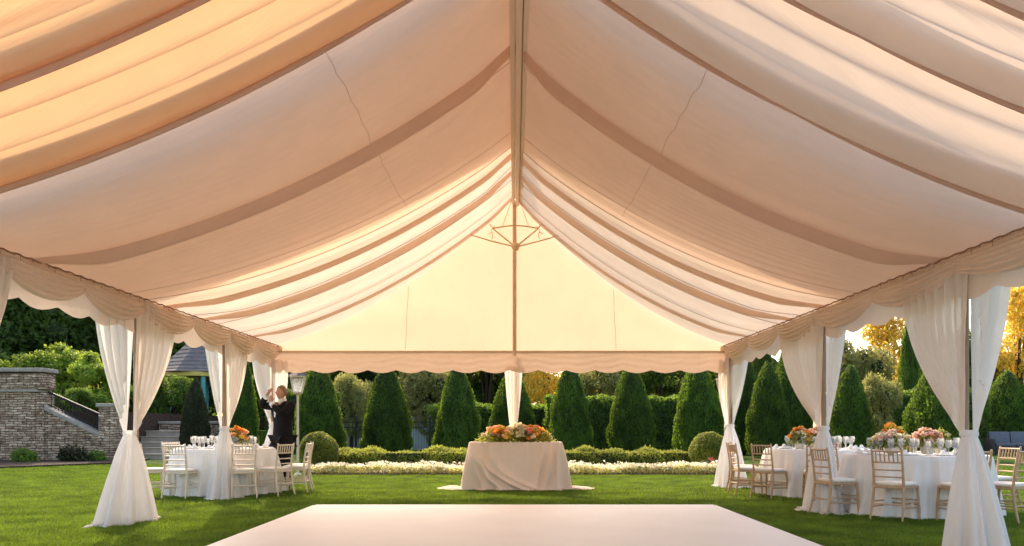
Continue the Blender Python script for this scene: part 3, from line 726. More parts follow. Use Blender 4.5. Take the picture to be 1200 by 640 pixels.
TREES = {
    'deep': tree_parts('deep', 2.2, (0, 0, 5.2), (3.0, 2.6, 3.7), 30, 26000, .22, M['l_deep'], 81),
    'green': tree_parts('green', 1.6, (0, 0, 4.2), (2.7, 2.4, 3.2), 26, 22000, .20, M['l_green'], 82),
    'olive': tree_parts('olive', 1.2, (0, 0, 3.4), (2.0, 1.9, 2.7), 24, 16000, .17, M['l_olive'], 83, core=.4),
    'gold': tree_parts('gold', 2.2, (0, 0, 5.0), (2.6, 2.2, 3.4), 26, 9000, .22, M['l_gold'], 84, core=0),
    'bright': tree_parts('bright', .5, (0, 0, 1.7), (1.7, 1.5, 1.6), 20, 14000, .16, M['l_bright'], 85),
    'mid': tree_parts('mid', .5, (0, 0, 1.7), (1.7, 1.5, 1.6), 20, 14000, .13, M['l_green'], 86),
}
def tree(kind, px, Y, top, label, wid=1.0, zg=0.0, name='leafy_tree', group=None, rz=0):
    cm, lm = TREES[kind]
    nat = {'deep': 8.6, 'green': 7.2, 'olive': 5.9, 'gold': 8.2, 'bright': 3.1, 'mid': 3.1}[kind]
    h = gz(top, Y) - zg; k = h / nat
    t = empty(name, (gx(px, Y), Y, zg), rz, label, 'bush' if name.endswith('shrub') else 'tree', group)
    put('crown', cm, t, sc_=(k * wid, k * wid, k)); put('trunk', lm, t, sc_=(k * wid, k * wid, k)); return t
bt = 'trees beyond the garden'
tree('deep', -40, 40, 290, 'tall dark leafy tree above the stone wall at the left edge', 1.0, group=bt)
tree('deep', 45, 43, 285, 'tall dark leafy tree in the left opening above the bright shrubs', 1.1, group=bt, rz=1)
tree('deep', 118, 46, 300, 'dark tree behind the big left curtain', 1.1, group=bt, rz=2)
tree('green', 190, 47, 330, 'leafy tree behind the gazebo roof', 1.1, group=bt, rz=3)
tree('deep', 265, 48, 330, 'dark tree seen between the left curtains', 1.0, group=bt, rz=4)
tree('green', 335, 46, 370, 'mid green tree behind the left lamp', 1.0, group=bt, rz=.5)
tree('deep', 415, 48, 380, 'dark loose tree above the left fence gap', 1.2, group=bt, rz=1.4)
tree('olive', 412, 40, 432, 'pale olive young tree between the two cone trees by the fence', .75, group=bt, rz=2.4)
tree('green', 495, 46, 385, 'green tree behind the second fence gap', 1.1, group=bt, rz=2.1)
tree('olive', 500, 42, 415, 'olive tree between cone trees left of the centre table', .9, group=bt, rz=1.2)
tree('deep', 570, 49, 380, 'dark tree behind the centre drape', 1.1, group=bt, rz=2.9)
tree('gold', 642, 47, 395, 'golden sunlit tree top just right of the centre drape', .8, group=bt, rz=.9)
tree('olive', 705, 44, 415, 'olive tree above the tall hedge right of centre', 1.1, group=bt, rz=3.3)
tree('green', 775, 45, 400, 'green tree above the tall hedge left of the right bush', 1.1, group=bt, rz=.2)
tree('green', 850, 47, 390, 'green tree behind the right lamp', 1.0, group=bt, rz=5.1)
tree('olive', 1000, 44, 388, 'hazy olive tree under the sky right of the curtain', .9, group=bt, rz=1.1)
tree('gold', 1048, 50, 366, 'golden backlit tree under the bright sky', .9, group=bt, rz=2.2)
tree('olive', 1032, 34, 432, 'pale grey-green loose tree behind the right centrepieces', .62, group=bt, rz=.4)
tree('gold', 1195, 44, 335, 'sparse golden tree against bright sky at the right edge', .75, group=bt, rz=4.1)
tree('green', 1120, 47, 390, 'green tree behind the big right curtain', 1.0, group=bt, rz=2.6)
tree('olive', 1262, 43, 400, 'olive tree beyond the right edge cone trees', 1.0, group=bt, rz=2.6)
far = [(-150, 62, 330), (-60, 64, 330), (20, 66, 320), (110, 64, 345), (210, 66, 360), (310, 64, 390), (400, 66, 400), (490, 64, 400), (580, 66, 405), (670, 64, 410), (760, 66, 405), (850, 64, 400), (930, 66, 410), (1150, 66, 410), (1230, 64, 405)]
cms = [TREES['deep'], TREES['green']]
# far wood: one mass
parts = []
for i, (px, Y, top) in enumerate(far):
    k = gz(top, Y); b = []
    rr = random.Random(i)
    for _ in range(12): b.append(((gx(px, Y) + rr.uniform(-3, 3), Y + rr.uniform(-1, 1), rr.uniform(.5, k * .85)), (2.0, 1.6, 1.5)))
    parts += b
me = blob_crown('far_wood', parts, 60000, .34, M['l_deep'], 99, core=.8)
o = bpy.data.objects.new('far_trees', me); col.objects.link(o); props(o, 'far dark mass of trees closing the garden view', 'trees', kind='stuff')

# ------------------------------------------------------------------ left terrace, stone wall, steps, gazebo
YW = 26.6
def wx(px): return gx(px, YW)
def wz(py): return gz(py, YW)
props(MB().prism([(-60, YW + .35), (wx(118), YW + .35), (wx(118), 62), (-60, 62)], 'z', -.1, 1.75).build('terrace', M['mulch'], smooth=False), kind='structure')
props(MB().prism([(wx(118) + .01, 31.6), (gx(300, 31), 31.6), (gx(300, 31), 62), (wx(118) + .01, 62)], 'z', -.1, 1.05).build('lower_terrace', M['lawn'], smooth=False), kind='structure')
t = empty('stone_wall', (wx(20), YW, 0), 0, 'weathered stone retaining wall with coping and sloping stair side at left', 'wall')
ox = wx(20)
def L_(p): return (p[0] - ox, p[1])
mb = MB(); mb.box(((wx(-90) + wx(42)) / 2 - ox, .3, wz(457) / 2 - .05), (wx(42) - wx(-90), .7, wz(457) + .1)); mb.build('main_wall', M['stone'], t, bevel=.02)
mb = MB(); mb.box(((wx(-90) + wx(52)) / 2 - ox, .25, (wz(457) + wz(437)) / 2), (wx(52) - wx(-90), .8, wz(437) - wz(457) - .06)); mb.build('parapet', M['stone'], t, bevel=.02)
mb = MB(); mb.box(((wx(-90) + wx(55)) / 2 - ox, .24, wz(434)), (wx(55) - wx(-90), .95, .14)); mb.build('coping', M['coping'], t, bevel=.03)
mb = MB(); mb.box(((wx(-90) + wx(46)) / 2 - ox, .26, wz(458)), (wx(46) - wx(-90) + .06, .86, .09)); mb.build('string_course', M['coping'], t, bevel=.02)
mb = MB(); mb.box(((wx(42) + wx(52)) / 2 - ox + .002, .28, wz(460) / 2), (wx(52) - wx(42), .62, wz(460) - .02)); mb.build('end_pier', M['stone'], t, bevel=.02)
x0, x1 = wx(52) - ox + .004, wx(116) - ox
mb = MB(); mb.prism([(x0, -.1), (x1, -.1), (x1, wz(512)), (x0, wz(481))], 'y', .05, .5); mb.build('stair_side', M['stone'], t)
mb = MB(); mb.prism([(x0, wz(481) + .004), (x1, wz(512) + .004), (x1, wz(512) + .16), (x0, wz(481) + .16)], 'y', -.03, .58); mb.build('sloping_coping', M['coping'], t, bevel=.03)
mb = MB(); mb.box((x1 + .32, .3, wz(477) / 2 - .05), (.62, .72, wz(477) + .1)); mb.build('stair_pier', M['stone'], t, bevel=.02)
mb = MB(); mb.box((x1 + .32, .3, wz(477) + .06), (.76, .86, .12)); mb.build('pier_cap', M['coping'], t, bevel=.03)
t = empty('stair_railing', (wx(84), YW + .27, 0), 0, 'dark iron stair railing sloping down along the stone wall', 'railing')
ox2 = wx(84)
xa, xb = wx(51) - ox2, wx(117) - ox2
mb = MB(); mb.tube([(xa, 0, wz(459)), (xb, 0, wz(488))], .045, 8); mb.build('handrail', M['iron'], t)
mb = MB(); mb.tube([(xa, 0, wz(474)), (xb, 0, wz(504))], .022, 6); mb.build('bottom_rail', M['iron'], t)
for i in range(17):
    q = i / 16; xx = xa + (xb - xa) * q
    mb = MB(); mb.tube([(xx, 0, wz(482 + 31 * q) + .1), (xx, 0, wz(459 + 29 * q))], .014, 6); mb.build('baluster', M['iron'], t)
t = empty('garden_steps', (gx(170, 28.5), 28.2, 0), 0, 'pale stone garden steps beside the wall behind the big left curtain', 'steps')
for i in range(5):
    mb = MB(); mb.box((0 - .06 * i, i * .42 + .9, .09 + i * .21), (2.5 - .0 * i, 1.8, .19)); mb.build('step_block', M['step'], t, bevel=.02)
    mb = MB(); mb.box((0 - .06 * i, i * .42 + .88, .20 + i * .21 - .004), (2.6, 1.85, .045)); mb.build('step_tread', M['coping'] if i % 2 else M['step'], t, bevel=.01)
t = empty('terrace_wall', (gx(200, 31), 31, 0), 0, 'low stone terrace wall behind the dark cone tree', 'wall')
mb = MB(); mb.box((.6, .25, .66), (4.4, .55, 1.34)); mb.build('stone_face', M['stone'], t, bevel=.02)
mb = MB(); mb.box((.6, .25, 1.38), (4.6, .72, .1)); mb.build('coping', M['coping'], t, bevel=.02)
# mulch strip at the wall foot
props(MB().prism([(-40, 20.3), (gx(0, 22), 21.7), (gx(60, 23), 22.9), (gx(140, 24.6), 24.6), (gx(172, 27), 26.8), (gx(160, 27), 28), (-40, 28)], 'z', -.05, .06).build('wall_bed', M['mulch'], smooth=False), kind='structure')
for i, (px, Y, s_, kd, lab) in enumerate(((28, 25.2, .7, 'mid', 'small green plant at the foot of the stone wall'), (84, 25.6, .8, 'reddish', 'dark reddish plant at the foot of the sloping stair wall'), (112, 26.0, .55, 'mid', 'small dark plant by the stair pier'))):
    lm_ = M['l_dark'] if kd == 'reddish' else M['l_green']
    me = blob_crown('foliage', [((0, 0, .35), (.5, .4, .38)), ((.3, 0, .25), (.35, .3, .28)), ((-.3, .1, .3), (.3, .3, .3))], 1500, .11, lm_, 120 + i, core=.3)
    t = empty('bed_plant', (gx(px, Y), Y, 0), 0, lab, 'plant'); put('foliage', me, t, sc_=(s_, s_, s_)); put('stem', trunk_me, t, sc_=(.3, .3, .4))
# bright shrubs above the wall
for i, (px, Y, top, kd, wd, lab) in enumerate(((18, 31, 420, 'bright', .9, 'bright yellow-green shrub above the stone wall at the left edge'), (70, 32.5, 408, 'bright', 1.0, 'large bright green shrub above the stair railing'), (112, 31, 418, 'bright', .9, 'bright shrub beside the big left curtain'), (-40, 33, 400, 'mid', 1.0, 'green shrub beyond the left edge above the wall'),
        (92, 28.6, 455, 'mid', .8, 'green shrub right behind the stair railing'), (64, 28.4, 462, 'mid', .8, 'dark green shrub behind the upper railing'), (115, 29, 462, 'mid', .8, 'small shrub behind the stair pier'))):
    tree(kd, px, Y, top, lab, wd, zg=1.7 if Y > 30 else 1.5, name='leafy_shrub', group='shrubs above the stone wall', rz=i * 1.3)
tree('mid', 198, 33.5, 440, 'rounded green shrub under the gazebo roof', .9, zg=1.05, name='leafy_shrub', group='shrubs above the stone wall', rz=2)
tree('mid', 160, 33, 452, 'green shrub above the garden steps', .9, zg=1.05, name='leafy_shrub', group='shrubs above the stone wall', rz=4)
YG = 37.5
t = empty('gazebo', (gx(240, YG), YG, 1.05), R(12), 'garden gazebo with dark slate roof, yellow trim and teal posts', 'gazebo')
zr0 = gz(439, YG) - 1.05; RG = 2.1
rb = MB(); n8 = 8
for k in range(n8):
    a0, a1 = 2 * PI * k / n8 + PI / 8, 2 * PI * (k + 1) / n8 + PI / 8
    rows = 11
    for j in range(rows):
        q0, q1 = j / rows, (j + 1) / rows
        r0, r1 = (RG + .25) * (1 - q0) + .05, (RG + .25) * (1 - q1) + .05
        z0, z1 = zr0 + 2.3 * q0 ** 1.15, zr0 + 2.3 * q1 ** 1.15
        rb.add([(r0 * math.cos(a0), r0 * math.sin(a0), z0 + .03), (r0 * math.cos(a1), r0 * math.sin(a1), z0 + .03), (r1 * math.cos(a1), r1 * math.sin(a1), z1), (r1 * math.cos(a0), r1 * math.sin(a0), z1),
                (r0 * math.cos(a0), r0 * math.sin(a0), z0), (r0 * math.cos(a1), r0 * math.sin(a1), z0)], [(0, 1, 2, 3), (4, 5, 1, 0)])
rb.build('roof', M['slate'], t, smooth=False)
mb = MB(); mb.lathe([(RG + .1, zr0 - .22), (RG + .2, zr0 - .2), (RG + .2, zr0 - .01), (RG - .05, zr0 - .01), (RG - .05, zr0 - .22), (RG + .1, zr0 - .22)], 8); mb.build('roof_trim', M['yellow'], t, smooth=False)
for k in range(8):
    a = 2 * PI * k / 8 + R(8)
    mb = MB(); mb.tube([(RG * .95 * math.cos(a), RG * .95 * math.sin(a), 0), (RG * .95 * math.cos(a), RG * .95 * math.sin(a), zr0 - .2)], .11, 10); mb.build('post', M['teal'], t)
mb = MB(); mb.lathe([(.0, .0), (RG + .2, 0), (RG + .2, .12), (0, .12)], 8); mb.build('floor_deck', M['step'], t, smooth=False)
mb = MB(); mb.lathe([(.1, 2.25), (.12, 2.4), (.05, 2.5), (.09, 2.6), (0, 2.8)], 10, (0, 0, zr0)); mb.build('finial', M['slate'], t)

# ------------------------------------------------------------------ iron fence panels in the gaps
for (p0, p1, lab) in ((390, 430, 'black iron fence panel in the gap left of the broad cone tree'), (478, 516, 'black iron fence panel left of the cone tree by the centre table')):
    Y = 34; x0, x1 = gx(p0, Y), gx(p1, Y); xc = (x0 + x1) / 2
    t = empty('iron_fence', (xc, Y, 0), 0, lab, 'fence', 'iron fence panels between the cone trees')
    for z in (.14, 1.2, 1.42):
        mb = MB(); mb.box((0, 0, z), (x1 - x0, .03, .04)); mb.build('rail', M['iron'], t)
    for q in (-.5, .18):
        mb = MB(); mb.box(((x1 - x0) * q, 0, .82), (.09, .09, 1.64)); mb.lathe([(.06, 0), (.06, .05), (0, .12)], 8, ((x1 - x0) * q, 0, 1.64)); mb.build('fence_post', M['iron'], t)
    mb = MB()
    for i in range(13):
        mb.tube([((x1 - x0) * (i / 12 - .5), 0, .05), ((x1 - x0) * (i / 12 - .5), 0, 1.5)], .010, 5)
    mb.build('picket_bars', M['iron'], t)
YB = 41.5
t = empty('pale_surface', (gx(452, YB), YB, 0), 0, 'pale blue-grey surface glimpsed behind the iron fence', 'wall')  # plain pale blue-grey block behind the fence gaps
mb = MB(); mb.box((0, 0, .82), (gx(525, YB) - gx(382, YB), .3, 1.7)); mb.build('pale_face', M['palesurface'], t, bevel=.02)
mb = MB(); mb.box((0, 0, 1.71), (gx(525, YB) - gx(382, YB) + .1, .42, .08)); mb.build('coping', M['coping'], t, bevel=.02)
me = hedge_crown('olive_hedge', gx(520, 43.5) - gx(384, 43.5), 1.6, 3.6, 15000, .19, M['l_olive'], 77)
o = bpy.data.objects.new('olive_hedge', me); col.objects.link(o); o.location = ((gx(520, 43.5) + gx(384, 43.5)) / 2, 43.5, 0); props(o, 'loose olive green hedge behind the iron fence gaps', 'hedge')
# ------------------------------------------------------------------ lamps
for (px, Y, lab) in ((349, 18.6, 'cream lantern on a slim post right of the suited man'), (850, 19.4, 'cream lantern post by the back right corner curtain')):
    t = empty('garden_lamp', (gx(px, Y), Y, 0), R(12), lab, 'lamp', 'lantern posts at the flower border')
    mb = MB(); mb.tube([(0, 0, 0), (0, 0, 1.2), (0, 0, 1.98)], [.034, .030, .026], 10); mb.lathe([(.09, 0), (.09, .03), (.04, .08)], 14); mb.build('post', M['lamp_metal'], t)
    mb = MB(); mb.lathe([(.03, 1.95), (.11, 1.99), (.11, 2.02), (.0, 2.02)], 4); mb.build('lantern_base', M['lamp_metal'], t, smooth=False)
    mb = MB()
    for sx in (-1, 1):
        for sy in (-1, 1): mb.tube([(sx * .10, sy * .10, 2.01), (sx * .165, sy * .165, 2.40)], .016, 6)
    for z, r_ in ((2.02, .10), (2.40, .165)):
        for sx, sy in ((1, 0), (-1, 0), (0, 1), (0, -1)):
            mb.box((sx * r_, sy * r_, z), ((.03 if sx else 2 * r_ + .03), (.03 if sy else 2 * r_ + .03), .03))
    mb.build('lantern_frame', M['lamp_metal'], t)
    mb = MB(); mb.add([(-.095, -.095, 2.03), (.095, -.095, 2.03), (.158, -.158, 2.385), (-.158, -.158, 2.385), (-.095, .095, 2.03), (.095, .095, 2.03), (.158, .158, 2.385), (-.158, .158, 2.385)], [(0, 1, 2, 3), (1, 5, 6, 2), (5, 4, 7, 6), (4, 0, 3, 7)]); mb.build('glass_pane', M['glass'], t, smooth=False)
    mb = MB(); mb.lathe([(.25, 2.41), (.12, 2.50), (.05, 2.53), (.045, 2.58), (0, 2.62)], 4); mb.build('lantern_cap', M['iron'], t, smooth=False)
    mb = MB(); mb.lathe([(0, 2.03), (.04, 2.04), (.04, 2.2), (.012, 2.22), (0, 2.25)], 12); mb.build('candle', M['china'], t)

# ------------------------------------------------------------------ outdoor sofa and house at the right
Y = 33.0
t = empty('outdoor_sofa', (gx(1199, Y), Y, 0), R(-14), 'dark outdoor sofa with slate cushions on the lawn at right', 'sofa')
mb = MB(); mb.box((0, 0, .27), (2.5, .95, .26)); mb.build('base', M['sofa'], t, bevel=.03)
bk = Matrix.Rotation(R(-14), 3, 'X')
mb = MB(); mb.box((0, .46, .66), (2.5, .1, .62), rot=bk); mb.build('back_frame', M['sofa'], t, bevel=.03)
for s in (-1, 1):
    mb = MB(); mb.box((s * 1.29, 0, .42), (.12, .98, .56)); mb.build('arm', M['sofa'], t, bevel=.03)
    for q in (-1, 1):
        mb = MB(); mb.box((s * 1.15, q * .38, .07), (.08, .08, .14)); mb.build('leg', M['sofa'], t)
for k in (-1, 0, 1):
    mb = MB(); mb.box((k * .8, -.05, .46), (.78, .82, .14)); mb.build('seat_cushion', M['sofa_pad'], t, bevel=.05)
    mb = MB(); mb.box((k * .8, .33, .76), (.78, .16, .5), rot=bk); mb.build('back_cushion', M['sofa_pad'], t, bevel=.06)
Y = 58
t = empty('garden_house', (gx(1203, Y), Y, 0), R(20), 'grey-roofed stone house partly hidden by trees at the right edge', 'house')
mb = MB(); mb.box((0, 0, 2.1), (6, 5, 4.2)); mb.build('wall', M['house_wall'], t)
mb = MB(); mb.prism([(-3.3, 4.2), (3.3, 4.2), (0, 7.0)], 'y', -2.8, 2.8); mb.build('roof', M['house_roof'], t, smooth=False)
ch = MB(); ch.box((1.4, .4, 6.6), (.7, .7, 2.0)); ch.build('chimney', M['house_wall'], t)
for k in (-1, 1):
    mb = MB(); mb.box((k * 1.5, -2.52, 2.6), (1.0, .06, 1.3)); f_ = mb.build('window', M['lamp_metal'], t)
    mb = MB(); mb.box((k * 1.5, -2.56, 2.6), (.84, .03, 1.12)); mb.build('pane', M['pane'], f_)

# ------------------------------------------------------------------ tables and cloths
def round_cloth(R_, hh, seed):
    r = random.Random(seed); ph = [r.uniform(0, 6.28) for _ in range(5)]; nf = r.choice((15, 16, 17))
    def f(a, b):
        th = 2 * PI * a
        if b < .22: return (R_ * b / .22 * math.cos(th), R_ * b / .22 * math.sin(th), hh)
        q = (b - .22) / .78
        fo = (q ** .75) * (.055 * math.sin(nf * th + ph[0] + .4 * math.sin(3 * th + ph[2])) + .028 * math.sin(2.4 * nf * th / 1 + ph[1] + q) + .03 * math.sin(5 * th + ph[3])) if q > 0 else 0
        rr = R_ + .012 * min(1, q * 20) + .11 * q + fo
        return (rr * math.cos(th), rr * math.sin(th), hh * (1 - q) + .012 + (.01 * math.sin(nf * th + ph[4])) * q - (.012 if q == 0 else 0) * 0)
    mb = MB(); mb.sheet(f, 240, 50, closed=True)
    return mb
TABLES = {}
def round_table(key, x, y, R_, lab_t, lab_c, seed):
    hh = .78
    t = empty('round_table', (x, y, 0), 0, lab_t, 'table', 'round banquet tables')
    mb = MB(); mb.lathe([(0, hh - .035), (R_ - .01, hh - .035), (R_ - .004, hh - .02), (R_ - .01, hh - .006), (0, hh - .006)], 48); mb.build('tabletop', M['wood'], t)
    for k in range(4):
        a = PI / 4 + k * PI / 2
        mb = MB(); mb.tube([(.5 * math.cos(a), .5 * math.sin(a), hh - .04), (.55 * math.cos(a), .55 * math.sin(a), 0)], .02, 8); mb.build('leg', M['iron'], t)
    o = round_cloth(R_, hh, seed).build('tablecloth', M['cloth'], None, (x, y, 0))
    props(o, lab_c, 'tablecloth', 'round floor-length tablecloths'); TABLES[key] = (x, y, R_, hh + .014)
round_table('L', -5.18, 13.72, .86, 'round banquet table under cloth at the left side of the tent', 'white cloth over the round table at the left by the suited man', 5)
round_table('N', 5.50, 10.55, .90, 'round banquet table under cloth nearest on the right', 'white cloth over the nearer right table with pink centrepiece', 6)
round_table('B', 5.28, 13.35, .88, 'round banquet table under cloth further back on the right', 'white cloth over the further right table, left of its curtain', 7)
# rectangular head table
hx, hy, hh = .02, 14.62, .88
t = empty('head_table', (hx, hy, 0), 0, 'rectangular centre table hidden under its draped cloth', 'table')
mb = MB(); mb.box((0, 0, hh - .025), (1.70, .62, .035)); mb.build('tabletop', M['wood'], t)
for sx in (-1, 1):
    for sy in (-1, 1): mb = MB(); mb.tube([(sx * .78, sy * .26, 0), (sx * .78, sy * .26, hh - .04)], .022, 8); mb.build('leg', M['iron'], t)
def sup(th, a, b, p):
    c, s = math.cos(th), math.sin(th)
    k = (abs(c / a) ** p + abs(s / b) ** p) ** (-1 / p); return k * c, k * s
FOLDS = ((-.94, -.66, 1.6, .12, .055), (-.88, -.28, 2.0, .11, .06), (-.76, .20, 2.6, .10, .065), (-.50, .52, 3.2, .06, .07), (.58, .40, 1.5, .09, .05), (.74, .60, 1.4, .11, .05), (.90, .80, 1.2, .12, .045), (.22, .30, 1, .03, .06))
def rc(a, b):
    th = 2 * PI * a
    if b < .2:
        x, y = sup(th, .86, .33, 14); return (x * b / .2, y * b / .2, hh)
    q = (b - .2) / .8; pd = max(0, (q - .93) / .07); q = min(1, q / .93)
    c, s = math.cos(th), math.sin(th)
    p = 14 - 9 * q
    x, y = sup(th, .87 + .17 * q ** .8, .33 + .12 * q, p)
    # corner cascades and long slanting folds over the front
    u = x / .9
    k = 1.0
    cor = math.exp(-((abs(math.atan2(y / .45, x / 1.06)) % (PI / 2) - PI / 4) / .35) ** 2)
    fo = q ** .8 * (.07 * cor * math.sin(th * 20) + .010 * math.sin(u * 7 + 2 * q))
    # swooping drape lines from the top corners to the centre hem
    sw = 0.0
    for (u0, u1, pw, am, wd) in FOLDS:
        uk = u0 + (u1 - u0) * q ** pw
        sw += am * min(1, q * 3) * math.exp(-((u - uk) / (wd * (.6 + q))) ** 2)
    nx, ny = (c, s * 1.0)
    x += nx * fo * .8; y += (ny / max(.3, abs(ny) if abs(ny) > .3 else .3)) * (fo + sw) * min(1, abs(ny) * 3)
    z = hh * (1 - q) + .012
    if pd:
        e = pd * (.05 + .42 * max(0, abs(c) - .90) / .10)
        x += (1 if c > 0 else -1) * e * (abs(c) > .3); y += s * .05 * pd; z = .014 + .03 * math.sin(PI * pd) * (.5 + .5 * math.sin(th * 31))
    return (x, y, z)
mb = MB(); mb.sheet(rc, 480, 80, closed=True)
props(mb.build('tablecloth', M['cloth2'], None, (hx, hy, 0)), 'blush satin cloth draped to the ground over the centre table', 'tablecloth')
# cloth trains lying on the grass are part of the same cloth
for s, lab in ((-1, 'left'), (1, 'right')):
    def tr(a, b, s=s):
        th = 2 * PI * a; rr = b
        x = s * (1.17 + .24 * rr * math.cos(th) * (1 + .2 * math.sin(3 * th + 1))); y = -.22 + .12 * rr * math.sin(th) * (1 + .25 * math.sin(4 * th))
        return (x, y, .010 + .05 * (1 - rr ** 3) * (.75 + .25 * math.sin(x * 23 + y * 9)))
    mb = MB(); mb.sheet(tr, 48, 10, closed=True); mb.build('cloth_train', M['cloth2'], bpy.data.objects['tablecloth.003'])

# ------------------------------------------------------------------ flower arrangements
def blossom_mesh(mat, r, seed, n=46):
    g = np.random.default_rng(seed)
    d = g.normal(0, 1, (n, 3)); d[:, 2] = np.abs(d[:, 2]) * .9; d /= np.linalg.norm(d, axis=1, keepdims=True)
    P = d * r * g.uniform(.45, .95, n)[:, None]
    V, Fq = leaf_arrays(P, d, np.cross(d, [0, 0, 1.0]) + d * .3, r * 1.1, g, .95)
    me = np_mesh('blossom', V, Fq); me.materials.append(mat); return me
BL = {k: [blossom_mesh(M['flower_' + k], 1.0, i * 7 + j) for j in range(2)] for i, k in enumerate(('orange', 'peach', 'pink', 'blush', 'cream', 'yellow', 'white'))}
def foliage_mesh(rx, ry, rz_, n, size, seed, mat='l_arr'):
    g = np.random.default_rng(seed)
    d = g.normal(0, 1, (n, 3)); d[:, 2] = np.abs(d[:, 2]); d /= np.linalg.norm(d, axis=1, keepdims=True)
    P = d * np.array([rx, ry, rz_]) * g.uniform(.3, 1.0, n)[:, None]
    V, Fq = leaf_arrays(P, d, d, size, g, .35); me = np_mesh('foliage', V, Fq); me.materials.append(M[mat]); return me
def arrangement(x, y, z, rx, ry, rz_, nb, br, palette, label, seed, vase=None, fol=260, lowfol=True, group=None):
    r = random.Random(seed)
    t = empty('flower_arrangement', (x, y, z), 0, label, 'flowers', group)
    zz = 0
    if vase:
        mb = MB(); mb.lathe([(0, 0), (vase * .7, .002), (vase, .05), (vase * .9, .13), (vase * .95, .14), (vase * .8, .135), (0, .1)], 20); mb.build('vase', M['vase'], t); zz = .10
    put('foliage', foliage_mesh(rx * 1.22, ry * 1.25, rz_ * 1.12, fol, .085, seed), t, (0, 0, zz))
    for i in range(nb):
        th = r.uniform(0, 2 * PI); q = r.random() ** .5
        px_, py_ = q * math.cos(th), q * math.sin(th); hz = math.sqrt(max(0, 1 - q * q)) * r.uniform(.75, 1.1)
        k = palette(px_, r)
        b = br * r.uniform(.7, 1.25)
        o = put('blossom', BL[k][i % 2], t, (px_ * rx, py_ * ry, zz + .03 + hz * rz_), (b, b, b * .9), r.uniform(0, 6)); o.rotation_euler = (r.uniform(-.5, .5), r.uniform(-.5, .5), r.uniform(0, 6))
    return t
def pal_center(u, r):
    if abs(u - (-.5)) < .2 and r.random() < .4: return 'pink'
    if abs(u - .5) < .16 and r.random() < .5: return 'pink'
    if abs(u - .02) < .16 and r.random() < .75: return 'white'
    return r.choice(('orange', 'orange', 'peach', 'peach', 'cream', 'cream', 'yellow'))
arrangement(hx, hy - .06, hh + .012, .66, .24, .27, 110, .058, pal_center, 'long low arrangement of peach, cream and pink blooms on the centre table', 1, fol=1500)
def fixed(*ks): return lambda u, r: r.choice(ks)
x, y, R_, zt = TABLES['L']
arrangement(x + .26, y - .18, zt, .20, .16, .22, 26, .05, fixed('orange', 'peach', 'orange', 'yellow'), 'orange and peach centrepiece on the left round table', 2, vase=.09)
x, y, R_, zt = TABLES['B']
arrangement(x - .42, y - .25, zt, .16, .14, .22, 22, .045, fixed('yellow', 'cream', 'orange'), 'yellow and cream centrepiece at the left of the further right table', 3, vase=.08)
arrangement(x - .10, y - .15, zt, .20, .15, .22, 24, .048, fixed('peach', 'orange', 'blush', 'pink'), 'peach and orange centrepiece on the further right table', 4, vase=.08)
x, y, R_, zt = TABLES['N']
arrangement(x - .30, y + .05, zt, .26, .18, .15, 30, .05, fixed('cream', 'cream', 'blush'), 'low cream centrepiece on the nearer right table', 5, vase=.09)
arrangement(x - .17, y + .28, zt, .18, .14, .28, 20, .042, fixed('orange', 'yellow', 'orange'), 'tall orange centrepiece behind the cream one on the nearer table', 6, vase=.08, fol=420)
arrangement(x + .16, y - .02, zt, .17, .15, .20, 30, .05, fixed('blush', 'blush', 'peach'), 'dome of blush pink blooms on the nearer right table', 7, vase=.09, fol=120)
arrangement(x + .38, y + .06, zt, .13, .12, .22, 8, .035, fixed('cream', 'white'), 'leafy green and cream bunch right of the pink blooms', 8, vase=.07, fol=420)

# ------------------------------------------------------------------ glasses and plates
def glass_proto():
    mb = MB(); mb.lathe([(0, 0), (.034, .001), (.033, .005), (.006, .010), (.004, .05), (.005, .085), (.020, .097), (.034, .118), (.038, .150), (.034, .190), (.0325, .190), (.0365, .150), (.032, .119), (.018, .099), (0, .094)], 14)
    o = mb.build('wine_glass', M['glass']); return o
glp = glass_proto(); gl_used = False
plate_b = MB(); plate_b.lathe([(0, .004), (.075, .004), (.085, .010), (.125, .019), (.127, .022), (.122, .022), (.084, .014), (0, .009)], 32)
plp = plate_b.build('dinner_plate', M['china']); pl_used = False
nap = MB(); nap.lathe([(0, 0), (.06, 0), (.055, .012), (.03, .035), (.02, .06), (.0, .065)], 7); 
npp = nap.build('folded_napkin', M['cloth']); np_used = False
def place(proto, used, x, y, z, label, cat, group, rz=0, s=1.0):
    o = proto if not used else proto.copy()
    if used: col.objects.link(o)
    o.location = (x, y, z); o.rotation_euler = (0, 0, rz); o.scale = (s, s, s); props(o, label, cat, group); return o
names = {'L': 'left round table', 'N': 'nearer right round table', 'B': 'further right round table'}
for key in ('L', 'N', 'B'):
    x, y, R_, zt = TABLES[key]; r = random.Random(ord(key))
    for k in range(10):
        a = 2 * PI * k / 10 + .3
        place(plp, pl_used, x + (R_ - .19) * math.cos(a), y + (R_ - .19) * math.sin(a), zt, 'white dinner plate at a setting on the ' + names[key], 'plate', 'plates on the ' + names[key]); pl_used = True
        place(npp, np_used, x + (R_ - .19) * math.cos(a), y + (R_ - .19) * math.sin(a), zt + .012, 'white folded napkin standing on a plate, ' + names[key], 'napkin', 'napkins on the ' + names[key], a); np_used = True
        for dd in (-.17, .13, .22):
            a2 = a + dd + r.uniform(-.03, .03); rr = R_ - .38 + r.uniform(-.05, .05)
            place(glp, gl_used, x + rr * math.cos(a2), y + rr * math.sin(a2), zt, 'clear stemmed wine glass on the ' + names[key], 'wine glass', 'wine glasses on the ' + names[key], 0, r.uniform(.95, 1.2)); gl_used = True

